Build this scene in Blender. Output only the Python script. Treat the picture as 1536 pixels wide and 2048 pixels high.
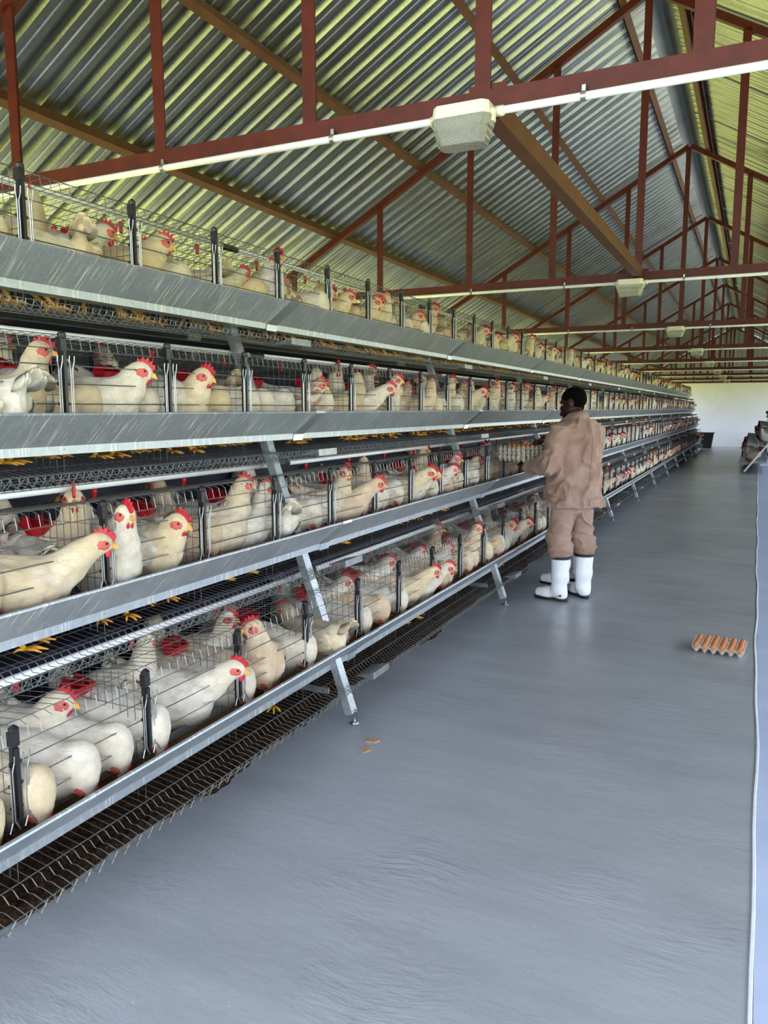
import bpy, math, random
import numpy as np
from mathutils import Vector, Matrix

# ------------------------------------------------------------------ scene, camera, light
for o in list(bpy.data.objects):
    bpy.data.objects.remove(o, do_unlink=True)
scene = bpy.context.scene
COL = scene.collection
rng = random.Random(7)

EYE = 1.5
F_PX = 1538.0
PITCH, YAW = math.radians(7.665), math.radians(25.554)
cam_d = bpy.data.cameras.new('camera')
cam_d.sensor_fit = 'VERTICAL'
cam_d.sensor_height = 36.0
cam_d.lens = F_PX / 2048 * 36.0
cam_d.clip_start, cam_d.clip_end = 0.05, 500
cam = bpy.data.objects.new('camera', cam_d)
COL.objects.link(cam)
cam.location = (0, 0, EYE)
cam.rotation_euler = (math.radians(90) - PITCH, 0, YAW)
scene.camera = cam

world = bpy.data.worlds.new('daylight')
scene.world = world
world.use_nodes = True
wn = world.node_tree.nodes
wl = world.node_tree.links
bg = wn['Background']
sky = wn.new('ShaderNodeTexSky')
sky.sky_type = 'HOSEK_WILKIE'
sky.turbidity = 6.0
sky.ground_albedo = 0.35
sky.sun_direction = (-0.35, 0.35, 0.87)
mixw = wn.new('ShaderNodeMix')
mixw.data_type = 'RGBA'
mixw.inputs[0].default_value = 0.62
wl.new(sky.outputs[0], mixw.inputs[6])
mixw.inputs[7].default_value = (0.86, 0.93, 1.0, 1)
wl.new(mixw.outputs[2], bg.inputs[0])
bg.inputs[1].default_value = 7.0

sun_d = bpy.data.lights.new('sun', 'SUN')
sun_d.energy = 11.0
sun_d.angle = math.radians(2)
sun_d.color = (1.0, 0.95, 0.82)
sun = bpy.data.objects.new('sun', sun_d)
COL.objects.link(sun)
sun.location = (-10, 10, 20)
sun.rotation_euler = Vector((0.12, -0.25, -0.95)).to_track_quat('-Z', 'Y').to_euler()

vs = scene.view_settings
vs.view_transform = 'Standard'
vs.look = 'None'
vs.gamma = 1.0
vs.use_curve_mapping = False
vs.exposure = 0.5
scene.cycles.use_denoising = True
scene.cycles.max_bounces = 5
scene.cycles.diffuse_bounces = 3
scene.cycles.glossy_bounces = 3
scene.cycles.transmission_bounces = 4
scene.cycles.use_adaptive_sampling = True
scene.cycles.adaptive_threshold = 0.1
scene.cycles.use_light_tree = False
scene.cycles.caustics_reflective = False
scene.cycles.caustics_refractive = False
scene.cycles.sample_clamp_indirect = 8.0

# ------------------------------------------------------------------ helpers
ORD = ('first second third fourth fifth sixth seventh eighth ninth tenth eleventh twelfth thirteenth fourteenth '
       'fifteenth sixteenth seventeenth eighteenth nineteenth twentieth').split()
ORD += ['twenty-' + o for o in ORD[:9]]


def lin(h):
    h = h.lstrip('#')
    r = []
    for i in (0, 2, 4):
        c = int(h[i:i + 2], 16) / 255
        r.append(c / 12.92 if c <= 0.04045 else ((c + 0.055) / 1.055) ** 2.4)
    return (*r, 1.0)


class NT:
    """small node-tree writer for a procedural material"""
    def __init__(self, name):
        self.m = bpy.data.materials.new(name)
        self.m.use_nodes = True
        self.t = self.m.node_tree
        self.b = self.t.nodes['Principled BSDF']

    def n(self, kind, **kw):
        nd = self.t.nodes.new('ShaderNode' + kind)
        for k, v in kw.items():
            if k in nd.inputs:
                nd.inputs[k].default_value = v
            else:
                setattr(nd, k, v)
        return nd

    def l(self, a, b):
        self.t.links.new(a, b)

    def coord(self, scale=(1, 1, 1), rot=(0, 0, 0), out='Object'):
        tc = self.n('TexCoord')
        mp = self.n('Mapping')
        mp.inputs['Scale'].default_value = scale
        mp.inputs['Rotation'].default_value = rot
        self.l(tc.outputs[out], mp.inputs['Vector'])
        return mp.outputs['Vector']

    def noise(self, vec, scale, detail=4, rough=0.5):
        nd = self.n('TexNoise')
        nd.inputs['Scale'].default_value = scale
        nd.inputs['Detail'].default_value = detail
        nd.inputs['Roughness'].default_value = rough
        if vec is not None:
            self.l(vec, nd.inputs['Vector'])
        return nd.outputs['Fac']

    def ramp(self, fac, stops):
        r = self.n('ValToRGB')
        e = r.color_ramp.elements
        while len(e) < len(stops):
            e.new(0.5)
        for el, (p, c) in zip(e, stops):
            el.position = p
            el.color = c if len(c) == 4 else (*c, 1)
        self.l(fac, r.inputs['Fac'])
        return r.outputs['Color']

    def mix(self, fac, a, b, mode='MIX'):
        x = self.n('Mix')
        x.data_type = 'RGBA'
        x.blend_type = mode
        for sock, v in ((x.inputs[0], fac), (x.inputs[6], a), (x.inputs[7], b)):
            if isinstance(v, (int, float, tuple, list)):
                sock.default_value = v
            else:
                self.l(v, sock)
        return x.outputs[2]

    def bump(self, h, strength, dist, prev=None):
        b = self.n('Bump')
        b.inputs['Strength'].default_value = strength
        b.inputs['Distance'].default_value = dist
        self.l(h, b.inputs['Height'])
        if prev is not None:
            self.l(prev, b.inputs['Normal'])
        return b.outputs['Normal']

    def set(self, **kw):
        for k, v in kw.items():
            s = self.b.inputs[{'base': 'Base Color', 'rough': 'Roughness', 'metal': 'Metallic', 'normal': 'Normal',
                               'spec': 'Specular IOR Level', 'sub': 'Subsurface Weight', 'trans': 'Transmission Weight', 'ior': 'IOR',
                               'sheen': 'Sheen Weight', 'alpha': 'Alpha', 'coat': 'Coat Weight', 'coatr': 'Coat Roughness'}[k]]
            if hasattr(v, 'is_linked') or isinstance(v, bpy.types.NodeSocket):
                self.l(v, s)
            else:
                s.default_value = v
        return self.m


def plain(name, hexc, rough=0.5, metal=0.0, spec=0.5, var=0.12, nscale=30, bump=0.0, bdist=0.002):
    t = NT(name)
    v = t.coord()
    f = t.noise(v, nscale)
    c = lin(hexc)
    d = tuple(x * (1 - var) for x in c[:3]) + (1,)
    u = tuple(min(1, x * (1 + var)) for x in c[:3]) + (1,)
    t.set(base=t.ramp(f, [(0.3, d), (0.7, u)]), rough=rough, metal=metal, spec=spec)
    if bump:
        t.set(normal=t.bump(f, bump, bdist))
    return t.m


def mat_galv(name, hexc, rough=0.35, metal=0.85, streak=0.0, spangle=0.25, sscale=120):
    t = NT(name)
    v = t.coord()
    vo = t.n('TexVoronoi')
    vo.inputs['Scale'].default_value = sscale
    t.l(v, vo.inputs['Vector'])
    n2 = t.noise(v, 3.0, 5)
    base = lin(hexc)
    lo = tuple(x * (1 - spangle) for x in base[:3]) + (1,)
    hi = tuple(min(1, x * (1 + spangle)) for x in base[:3]) + (1,)
    sep = t.n('SeparateColor')
    t.l(vo.outputs['Color'], sep.inputs[0])
    c = t.ramp(sep.outputs[0], [(0.0, lo), (1.0, hi)])
    c = t.mix(0.5, c, t.ramp(n2, [(0.35, lo), (0.65, hi)]))
    rg = t.n('MapRange')
    rg.inputs['To Min'].default_value = rough - 0.01
    rg.inputs['To Max'].default_value = rough + 0.1
    t.l(n2, rg.inputs['Value'])
    t.set(metal=metal, rough=rg.outputs[0])
    if streak:
        # dried feed splashes running slantwise down the sheet
        sv = t.coord(scale=(1, 22, 1.3), rot=(math.radians(32), 0, 0))
        s = t.noise(sv, 5.0, 3, 0.6)
        sv2 = t.coord(scale=(1, 7, 7))
        s2 = t.noise(sv2, 1.6, 2)
        k = t.n('Math', operation='MULTIPLY')
        t.l(t.ramp(s, [(0.53, (0, 0, 0)), (0.63, (1, 1, 1))]), k.inputs[0])
        t.l(t.ramp(s2, [(0.35, (0, 0, 0)), (0.65, (1, 1, 1))]), k.inputs[1])
        k2 = t.n('Math', operation='MULTIPLY')
        t.l(k.outputs[0], k2.inputs[0])
        k2.inputs[1].default_value = streak
        c = t.mix(k2.outputs[0], c, (0.72, 0.72, 0.66, 1))
        mt = t.n('MapRange')
        mt.inputs['To Min'].default_value = metal
        mt.inputs['To Max'].default_value = 0.1
        t.l(k2.outputs[0], mt.inputs['Value'])
        t.set(metal=mt.outputs[0])
    t.set(base=c)
    return t.m


M = {}
M['trough'] = mat_galv('galvanised_trough', '#a8afb5', 0.40, 0.65, streak=0.9, spangle=0.12)
M['sleeve'] = mat_galv('galvanised_sleeve', '#b4bcc2', 0.30, 0.9, spangle=0.2)
M['leg_galv'] = mat_galv('galvanised_leg', '#a9b0b4', 0.42, 0.75, spangle=0.3)
M['roof'] = mat_galv('galvanised_roof', '#92958f', 0.26, 0.94, spangle=0.2, sscale=110)
M['ridge'] = mat_galv('galvanised_ridge', '#8f948f', 0.45, 0.8, spangle=0.2)
M['wire'] = plain('zinc_wire', '#8b8d8d', 0.42, 0.75, var=0.2)
M['zinc'] = plain('bright_zinc', '#9a9c9d', 0.4, 0.85)
M['black'] = plain('black_plastic', '#15161a', 0.45)
M['red'] = plain('red_plastic', '#b01622', 0.4)
M['pvc'] = plain('white_pvc', '#e6e8ea', 0.35, var=0.04)
M['pvc_light'] = plain('fitting_plastic', '#dedccb', 0.45, var=0.05)
M['navy'] = plain('navy_sheet', '#191d33', 0.55, var=0.3, nscale=8)
M['oxide'] = plain('red_oxide_paint', '#4e1a12', 0.5, var=0.22, nscale=14, spec=0.3)
M['purlin'] = plain('brown_purlin_paint', '#5f3c26', 0.55, var=0.2, nscale=10, spec=0.3)
M['wall'] = plain('white_wall_paint', '#e9e9ea', 0.75, var=0.03, nscale=2)
M['trim_white'] = plain('white_edge', '#dfe5ee', 0.6, var=0.06)
M['egg'] = plain('brown_egg_shell', '#b8703f', 0.5, var=0.12, nscale=60)
M['pulp'] = plain('grey_pulp', '#bfb6aa', 0.9, var=0.12, nscale=80, bump=0.3)
M['comb'] = plain('hen_comb_red', '#b3202b', 0.55, var=0.25, nscale=120)
M['face'] = plain('hen_face_red', '#c05a50', 0.65, var=0.25, nscale=150)
M['beak'] = plain('hen_beak', '#cf9a48', 0.45)
M['eye'] = plain('hen_eye', '#160c08', 0.15)
M['shank'] = plain('hen_yellow_shank', '#c98f2c', 0.55, var=0.2, nscale=90)
M['khaki'] = None
M['boot'] = plain('white_rubber_boot', '#e8ebef', 0.28, var=0.03)
M['sole'] = plain('dark_rubber_sole', '#1b1c1f', 0.6)
M['mark'] = plain('red_boot_mark', '#a32020', 0.5)
M['skin'] = plain('dark_brown_skin', '#2e1811', 0.5, spec=0.3, var=0.15)
M['hair'] = plain('short_black_hair', '#070505', 0.95, spec=0.08, var=0.4, nscale=300, bump=0.6, bdist=0.003)
M['eyewhite'] = plain('eye_white', '#c9c0b6', 0.3)
M['lip'] = plain('lip', '#3a1c18', 0.5)
M['feed'] = plain('brown_feed_mash', '#6b4c2a', 0.95, var=0.45, nscale=160, bump=0.8, bdist=0.006)
M['chip'] = plain('bare_concrete_chip', '#a88a6c', 0.9, var=0.2, nscale=60, bump=0.5)


def mat_khaki():
    t = NT('dusty_pink_khaki_cloth')
    v = t.coord()
    n1 = t.noise(v, 7, 5, 0.6)
    n2 = t.noise(v, 420, 2)
    c = t.ramp(n1, [(0.3, lin('#8c6f62')), (0.7, lin('#a68a7b'))])
    b = t.bump(n1, 0.5, 0.02)
    t.set(base=c, rough=0.8, spec=0.2, sheen=0.15, normal=t.bump(n2, 0.15, 0.001, b))
    return t.m


M['khaki'] = mat_khaki()


def mat_feather():
    t = NT('hen_feathers')
    oi = t.n('ObjectInfo')
    tc = t.n('TexCoord')
    addv = t.n('VectorMath', operation='ADD')
    t.l(tc.outputs['Object'], addv.inputs[0])
    sc = t.n('VectorMath', operation='SCALE')
    cx = t.n('CombineXYZ')
    for i in range(3):
        t.l(oi.outputs['Random'], cx.inputs[i])
    t.l(cx.outputs[0], sc.inputs[0])
    sc.inputs['Scale'].default_value = 37.0
    t.l(sc.outputs[0], addv.inputs[1])
    v = addv.outputs[0]
    big = t.noise(v, 9, 3)
    mp = t.n('Mapping')
    mp.inputs['Scale'].default_value = (0.42, 1, 1)
    t.l(v, mp.inputs['Vector'])
    vo = t.n('TexVoronoi')
    vo.inputs['Scale'].default_value = 40
    t.l(mp.outputs[0], vo.inputs['Vector'])
    sub = t.n('VectorMath', operation='SUBTRACT')
    t.l(vo.outputs['Position'], sub.inputs[0])
    t.l(mp.outputs[0], sub.inputs[1])
    sx = t.n('SeparateXYZ')
    t.l(sub.outputs[0], sx.inputs[0])
    shg = t.n('MapRange')
    shg.inputs['From Min'].default_value = -0.014
    shg.inputs['From Max'].default_value = 0.014
    t.l(sx.outputs[0], shg.inputs['Value'])
    shingle = shg.outputs[0]
    barb = t.n('Mapping')
    barb.inputs['Scale'].default_value = (0.3, 1, 1)
    t.l(v, barb.inputs['Vector'])
    fine = t.noise(barb.outputs[0], 190, 5, 0.65)
    at = t.n('Attribute')
    at.attribute_name = 'hackle'
    base = oi.outputs['Color']
    white = t.mix(0.55, base, (0.78, 0.76, 0.71, 1))
    tan = t.mix(0.5, base, (0.50, 0.35, 0.21, 1))
    c = t.mix(t.ramp(big, [(0.35, (0, 0, 0)), (0.6, (1, 1, 1))]), white, base)
    c = t.mix(t.ramp(big, [(0.55, (0, 0, 0)), (0.8, (0.7, 0.7, 0.7))]), c, tan)
    # golden hackle feathers on head and neck
    c = t.mix(at.outputs['Fac'], c, t.mix(0.62, base, (0.72, 0.55, 0.27, 1)))
    # feather edges and barbs, and greyish shadow between feathers painted into the colour
    c = t.mix(t.ramp(shingle, [(0.12, (0.7, 0.7, 0.7)), (0.42, (0, 0, 0))]), c, tan)
    c = t.mix(t.ramp(vo.outputs['Distance'], [(0.35, (0, 0, 0)), (0.8, (0.5, 0.5, 0.5))]), c, t.mix(0.5, base, (0.36, 0.30, 0.24, 1)))
    c = t.mix(t.ramp(fine, [(0.44, (0.45, 0.45, 0.45)), (0.62, (0, 0, 0))]), c, tan)
    # rusty mottling on the speckled birds, amount in the object colour's alpha
    spk = t.noise(mp.outputs[0], 34, 3)
    inv = t.n('Math', operation='SUBTRACT')
    inv.inputs[0].default_value = 1.0
    t.l(oi.outputs['Alpha'], inv.inputs[1])
    k = t.n('Math', operation='MULTIPLY')
    t.l(t.ramp(spk, [(0.45, (0, 0, 0)), (0.56, (1, 1, 1))]), k.inputs[0])
    t.l(inv.outputs[0], k.inputs[1])
    c = t.mix(k.outputs[0], c, (0.19, 0.075, 0.035, 1))
    nb = t.bump(shingle, 1.0, 0.022)
    nb = t.bump(fine, 0.55, 0.008, nb)
    t.set(base=c, rough=0.85, spec=0.15, sheen=0.2, normal=nb)
    return t.m


M['feather'] = mat_feather()


def mat_floor():
    t = NT('grey_floor_paint')
    v = t.coord()
    big = t.noise(v, 0.9, 5, 0.55)
    sw = t.coord(scale=(0.5, 2.2, 1), rot=(0, 0, 0.5))
    sweep = t.noise(sw, 2.6, 6, 0.62)
    wob = t.n('VectorMath', operation='ADD')
    wsc = t.n('VectorMath', operation='SCALE')
    wn_ = t.n('TexNoise')
    wn_.inputs['Scale'].default_value = 1.3
    t.l(v, wn_.inputs['Vector'])
    t.l(wn_.outputs['Color'], wsc.inputs[0])
    wsc.inputs['Scale'].default_value = 0.3
    t.l(v, wob.inputs[0])
    t.l(wsc.outputs[0], wob.inputs[1])
    tmap = t.n('Mapping')
    tmap.inputs['Scale'].default_value = (1.0, 3.4, 1)
    tmap.inputs['Rotation'].default_value = (0, 0, -0.3)
    t.l(wob.outputs[0], tmap.inputs['Vector'])
    tr = t.noise(tmap.outputs[0], 9, 6, 0.62)
    patch = t.noise(v, 1.7, 3)
    pm = t.ramp(patch, [(0.50, (0, 0, 0)), (0.66, (1, 1, 1))])
    ridge = t.mix(pm, (0.5, 0.5, 0.5, 1), tr)
    dots = t.n('TexVoronoi')
    dots.inputs['Scale'].default_value = 11
    t.l(v, dots.inputs['Vector'])
    spec = t.ramp(dots.outputs['Distance'], [(0.018, (1, 1, 1)), (0.03, (0, 0, 0))])
    c = t.ramp(big, [(0.3, lin('#8b8f97')), (0.55, lin('#989ca4')), (0.75, lin('#a2a6ae'))])
    c = t.mix(t.ramp(sweep, [(0.4, (0, 0, 0)), (0.75, (0.45, 0.45, 0.45))]), c, lin('#aaaeb6'))
    c = t.mix(spec, c, lin('#b9c0c6'))
    b = t.bump(sweep, 0.10, 0.03)
    b = t.bump(ridge, 0.5, 0.016, b)
    b = t.bump(t.noise(v, 24, 5), 0.22, 0.008, b)
    t.set(base=c, rough=0.27, spec=0.5, normal=b)
    return t.m


def mat_floor_side():
    t = NT('pale_blue_grey_slab')
    v = t.coord()
    n = t.noise(v, 3, 6)
    c = t.ramp(n, [(0.3, lin('#a9b7d6')), (0.7, lin('#bccae6'))])
    t.set(base=c, rough=0.35, normal=t.bump(t.noise(v, 60, 3), 0.15, 0.003))
    return t.m


def mat_manure():
    t = NT('brown_manure')
    v = t.coord()
    n = t.noise(v, 70, 6, 0.7)
    vo = t.n('TexVoronoi')
    vo.inputs['Scale'].default_value = 110
    t.l(v, vo.inputs['Vector'])
    c = t.ramp(n, [(0.3, lin('#1d140e')), (0.52, lin('#3c2a1d')), (0.72, lin('#6a5038'))])
    b = t.bump(vo.outputs['Distance'], 1.0, 0.02)
    t.set(base=c, rough=0.95, spec=0.1, normal=t.bump(n, 0.8, 0.02, b))
    return t.m


def mat_grass():
    t = NT('sunlit_grass')
    v = t.coord()
    n = t.noise(v, 1.5, 6)
    c = t.ramp(n, [(0.3, (0.28, 0.30, 0.06, 1)), (0.7, (0.46, 0.46, 0.14, 1))])
    t.set(base=c, rough=0.95, spec=0.1)
    return t.m


def mat_diffuser():
    t = NT('prismatic_diffuser')
    v = t.coord()
    w = t.n('TexWave')
    w.inputs['Scale'].default_value = 60
    t.l(v, w.inputs['Vector'])
    t.set(base=lin('#d5d6cc'), rough=0.22, trans=0.8, ior=1.45, normal=t.bump(w.outputs['Fac'], 0.4, 0.003))
    return t.m


M['floor'] = mat_floor()
M['floor_side'] = mat_floor_side()
M['manure'] = mat_manure()
M['grass'] = mat_grass()
M['diffuser'] = mat_diffuser()


def mat_reflector():
    t = NT('pale_ground_reflector')  # surface of the added outdoor strip that bounces light to the roof
    v = t.coord()
    n = t.noise(v, 2.0, 6)
    t.set(base=t.ramp(n, [(0.3, lin('#b9b8b2')), (0.7, lin('#d2d1cb'))]), rough=0.9, spec=0.2)
    return t.m


M['reflector_strip'] = mat_reflector()


class MB:
    """collects shapes and links them as one mesh object"""
    def __init__(self):
        self.v, self.f = [], []

    def add(self, v, f):
        k = len(self.v)
        self.v += [tuple(map(float, p)) for p in v]
        self.f += [tuple(i + k for i in q) for q in f]
        return self

    def box(self, x0, x1, y0, y1, z0, z1):
        return self.add([(x, y, z) for z in (z0, z1) for y in (y0, y1) for x in (x0, x1)],
                        [(0, 2, 3, 1), (4, 5, 7, 6), (0, 1, 5, 4), (2, 6, 7, 3), (0, 4, 6, 2), (1, 3, 7, 5)])

    def tube(self, pts, r, n=3, caps=True):
        pts = [Vector(p) for p in pts]
        rs = r if isinstance(r, (list, tuple)) else [r] * len(pts)
        vs_, fs = [], []
        t0 = (pts[1] - pts[0]).normalized()
        up = Vector((0, 0, 1)) if abs(t0.z) < 0.9 else Vector((1, 0, 0))
        a = t0.cross(up).normalized()
        for i, p in enumerate(pts):
            if i == 0:
                t = t0
            elif i == len(pts) - 1:
                t = (pts[i] - pts[i - 1]).normalized()
            else:
                t = ((pts[i + 1] - p).normalized() + (p - pts[i - 1]).normalized()).normalized()
            a = (a - t * a.dot(t)).normalized()
            b = t.cross(a)
            for k in range(n):
                w = 2 * math.pi * k / n
                vs_.append(p + (a * math.cos(w) + b * math.sin(w)) * rs[i])
        for i in range(len(pts) - 1):
            for k in range(n):
                q = (k + 1) % n
                fs.append((i * n + k, i * n + q, (i + 1) * n + q, (i + 1) * n + k))
        if caps:
            fs.append(tuple(range(n))[::-1])
            fs.append(tuple((len(pts) - 1) * n + k for k in range(n)))
        return self.add(vs_, fs)

    def sweep(self, prof, a, b, xdir, zdir):
        """closed profile [(u, w)] carried from point a to b; u along xdir, w along zdir"""
        a, b, xd, zd = Vector(a), Vector(b), Vector(xdir), Vector(zdir)
        n = len(prof)
        v = [a + xd * u + zd * w for u, w in prof] + [b + xd * u + zd * w for u, w in prof]
        f = [(i, (i + 1) % n, n + (i + 1) % n, n + i) for i in range(n)]
        f += [tuple(range(n))[::-1], tuple(range(n, 2 * n))]
        return self.add(v, f)

    def lathe(self, prof, n=16, c=(0, 0, 0)):
        v, f = [], []
        for r, z in prof:
            for k in range(n):
                w = 2 * math.pi * k / n
                v.append((c[0] + r * math.cos(w), c[1] + r * math.sin(w), c[2] + z))
        for i in range(len(prof) - 1):
            for k in range(n):
                q = (k + 1) % n
                f.append((i * n + k, i * n + q, (i + 1) * n + q, (i + 1) * n + k))
        f.append(tuple(range(n))[::-1])
        f.append(tuple((len(prof) - 1) * n + k for k in range(n)))
        return self.add(v, f)

    def mesh(self, name, mat, smooth=False):
        me = bpy.data.meshes.new(name)
        me.from_pydata(self.v, [], self.f)
        me.materials.append(M[mat] if isinstance(mat, str) else mat)
        if smooth:
            me.polygons.foreach_set('use_smooth', [True] * len(me.polygons))
        me.update()
        return me

    def build(self, name, mat, parent=None, smooth=False):
        return link(name, self.mesh(name, mat, smooth), parent)


def link(name, me, parent=None):
    o = bpy.data.objects.new(name, me)
    COL.objects.link(o)
    if parent is not None:
        o.parent = parent
    return o


def tag(o, label, cat, group=None, kind=None):
    if label:
        o['label'] = label
    if cat:
        o['category'] = cat
    if group:
        o['group'] = group
    if kind:
        o['kind'] = kind
    return o


def empty(name, loc=(0, 0, 0), rz=0):
    o = bpy.data.objects.new(name, None)
    COL.objects.link(o)
    o.location = loc
    o.rotation_euler = (0, 0, rz)
    o.empty_display_size = 0.1
    return o


def struct(o, label, cat):
    return tag(o, label, cat, kind='structure')


# ---- value noise and a smooth-union surface builder (surface nets)
def vnoise(p, seed=0):
    p = np.asarray(p, float)
    i = np.floor(p).astype(np.int64)
    f = p - i
    f = f * f * (3 - 2 * f)
    out = 0
    for dx in (0, 1):
        for dy in (0, 1):
            for dz in (0, 1):
                h = (i[..., 0] + dx) * 374761393 + (i[..., 1] + dy) * 668265263 + (i[..., 2] + dz) * 2147483647 + seed * 144665
                h = (h ^ (h >> 13)) * 1274126177
                h = (h ^ (h >> 16)) & 0xffff
                w = (f[..., 0] if dx else 1 - f[..., 0]) * (f[..., 1] if dy else 1 - f[..., 1]) * (f[..., 2] if dz else 1 - f[..., 2])
                out = out + w * (h / 65535.0)
    return out * 2 - 1


def rotm(rx=0, ry=0, rz=0):
    return np.array(Matrix.Rotation(rz, 3, 'Z') @ Matrix.Rotation(ry, 3, 'Y') @ Matrix.Rotation(rx, 3, 'X'))


def RC(a, b, ra, rb, s=(1, 1, 1)):
    return ('rc', np.array(a, float), np.array(b, float), ra, rb, np.array(s, float))


def EL(c, r, R=None):
    return ('el', np.array(c, float), np.array(r, float), np.eye(3) if R is None else R)


def prim_d(pr, P):
    if pr[0] == 'rc':
        _, a, b, ra, rb, s = pr
        m = (a + b) / 2
        Q = (P - m) * s
        A, B = (a - m) * s, (b - m) * s
        ab = B - A
        t = np.clip(((Q - A) @ ab) / max(ab @ ab, 1e-9), 0, 1)
        d = np.linalg.norm(Q - A - t[..., None] * ab, axis=-1) - (ra + (rb - ra) * t)
        return d / s.max()
    _, c, r, R = pr
    Q = (P - c) @ R
    k0 = np.linalg.norm(Q / r, axis=-1)
    k1 = np.linalg.norm(Q / (r * r), axis=-1)
    return k0 * (k0 - 1) / np.maximum(k1, 1e-9)


def prim_bb(pr):
    if pr[0] == 'rc':
        _, a, b, ra, rb, s = pr
        R = np.maximum(ra, rb) / s
        return np.minimum(a, b) - R, np.maximum(a, b) + R
    _, c, r, _R = pr
    return c - r.max(), c + r.max()


def sdf_mesh(prims, h, k=0.02, cuts=(), post=None):
    """one continuous quad surface round the smooth union of the shapes"""
    lo = np.min([prim_bb(p)[0] for p in prims], 0) - 3 * h
    hi = np.max([prim_bb(p)[1] for p in prims], 0) + 3 * h
    N = np.ceil((hi - lo) / h).astype(int) + 1
    D = np.full(N, 1.0)
    for pr in prims:
        kk = k
        a, b = prim_bb(pr)
        i0 = np.maximum(np.floor((a - kk * 2 - lo) / h).astype(int), 0)
        i1 = np.minimum(np.ceil((b + kk * 2 - lo) / h).astype(int) + 1, N)
        ax = [lo[j] + h * np.arange(i0[j], i1[j]) for j in range(3)]
        P = np.stack(np.meshgrid(*ax, indexing='ij'), -1)
        d = prim_d(pr, P)
        sl = tuple(slice(i0[j], i1[j]) for j in range(3))
        o = D[sl]
        m = np.maximum(kk - np.abs(o - d), 0) / kk
        D[sl] = np.minimum(o, d) - m * m * kk * 0.25
    for pr in cuts:
        a, b = prim_bb(pr)
        i0 = np.maximum(np.floor((a - 0.02 - lo) / h).astype(int), 0)
        i1 = np.minimum(np.ceil((b + 0.02 - lo) / h).astype(int) + 1, N)
        if (i1 <= i0).any():
            continue
        ax = [lo[j] + h * np.arange(i0[j], i1[j]) for j in range(3)]
        P = np.stack(np.meshgrid(*ax, indexing='ij'), -1)
        sl = tuple(slice(i0[j], i1[j]) for j in range(3))
        D[sl] = np.maximum(D[sl], -prim_d(pr, P))
    return surf_nets(D, lo, h, post)


def surf_nets(D, lo, h, post=None):
    N = np.array(D.shape)
    S = D < 0
    c = np.zeros(N - 1, int)
    for dx in (0, 1):
        for dy in (0, 1):
            for dz in (0, 1):
                c += S[dx:N[0] - 1 + dx, dy:N[1] - 1 + dy, dz:N[2] - 1 + dz]
    act = (c > 0) & (c < 8)
    idx = np.full(N - 1, -1)
    cells = np.argwhere(act)
    idx[act] = np.arange(len(cells))
    acc = np.zeros((len(cells), 3))
    cnt = np.zeros(len(cells))
    offs = [np.array(q) for q in ((0, 0, 0), (1, 0, 0), (0, 1, 0), (1, 1, 0), (0, 0, 1), (1, 0, 1), (0, 1, 1), (1, 1, 1))]
    for a in offs:
        for ax in range(3):
            if a[ax]:
                continue
            b = a.copy()
            b[ax] = 1
            A, B = cells + a, cells + b
            da, db = D[tuple(A.T)], D[tuple(B.T)]
            x = (da < 0) != (db < 0)
            t = da / np.where(da == db, 1, da - db)
            p = a + np.outer(t, b - a)
            acc[x] += p[x]
            cnt[x] += 1
    V = lo + h * (cells + acc / cnt[:, None])
    F = []
    for ax in range(3):
        u, w = (ax + 1) % 3, (ax + 2) % 3
        sl0 = [slice(None)] * 3
        sl1 = [slice(None)] * 3
        sl0[ax] = slice(0, N[ax] - 1)
        sl1[ax] = slice(1, N[ax])
        x = S[tuple(sl0)] != S[tuple(sl1)]
        E_ = np.argwhere(x)
        E_ = E_[(E_[:, u] > 0) & (E_[:, w] > 0) & (E_[:, u] < N[u] - 1) & (E_[:, w] < N[w] - 1)]
        inside = S[tuple(E_.T)]
        q = []
        for du, dw in ((-1, -1), (0, -1), (0, 0), (-1, 0)):
            e = E_.copy()
            e[:, u] += du
            e[:, w] += dw
            q.append(idx[tuple(e.T)])
        q = np.stack(q, 1)
        q[~inside] = q[~inside][:, ::-1]
        F.append(q)
    F = np.concatenate(F)
    F = F[(F >= 0).all(1)]
    if post is not None:
        V = post(V, F)
    return V, F


def relax(V, F, it=2):
    for _ in range(it):
        S_ = np.zeros_like(V)
        C = np.zeros(len(V))
        for a, b in ((0, 1), (1, 2), (2, 3), (3, 0)):
            np.add.at(S_, F[:, a], V[F[:, b]])
            np.add.at(S_, F[:, b], V[F[:, a]])
            np.add.at(C, F[:, a], 1)
            np.add.at(C, F[:, b], 1)
        V = 0.4 * V + 0.6 * S_ / np.maximum(C, 1)[:, None]
    return V


def normals(V, F):
    n = np.cross(V[F[:, 2]] - V[F[:, 0]], V[F[:, 3]] - V[F[:, 1]])
    out = np.zeros_like(V)
    for j in range(4):
        np.add.at(out, F[:, j], n)
    return out / np.maximum(np.linalg.norm(out, axis=1), 1e-12)[:, None]


def np_mesh(name, V, F, mat, smooth=True):
    me = bpy.data.meshes.new(name)
    me.from_pydata(V.tolist(), [], F.tolist())
    me.materials.append(M[mat])
    if smooth:
        me.polygons.foreach_set('use_smooth', [True] * len(me.polygons))
    me.update()
    return me
# ------------------------------------------------------------------ the setting
RIDGE_X, APEX_Z, SLOPE = -0.87, 4.58, 0.58
Y_END = 33.4
ROOF_Y0 = -1.6


def rafter_z(x):
    return APEX_Z - SLOPE * abs(x - RIDGE_X)


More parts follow.
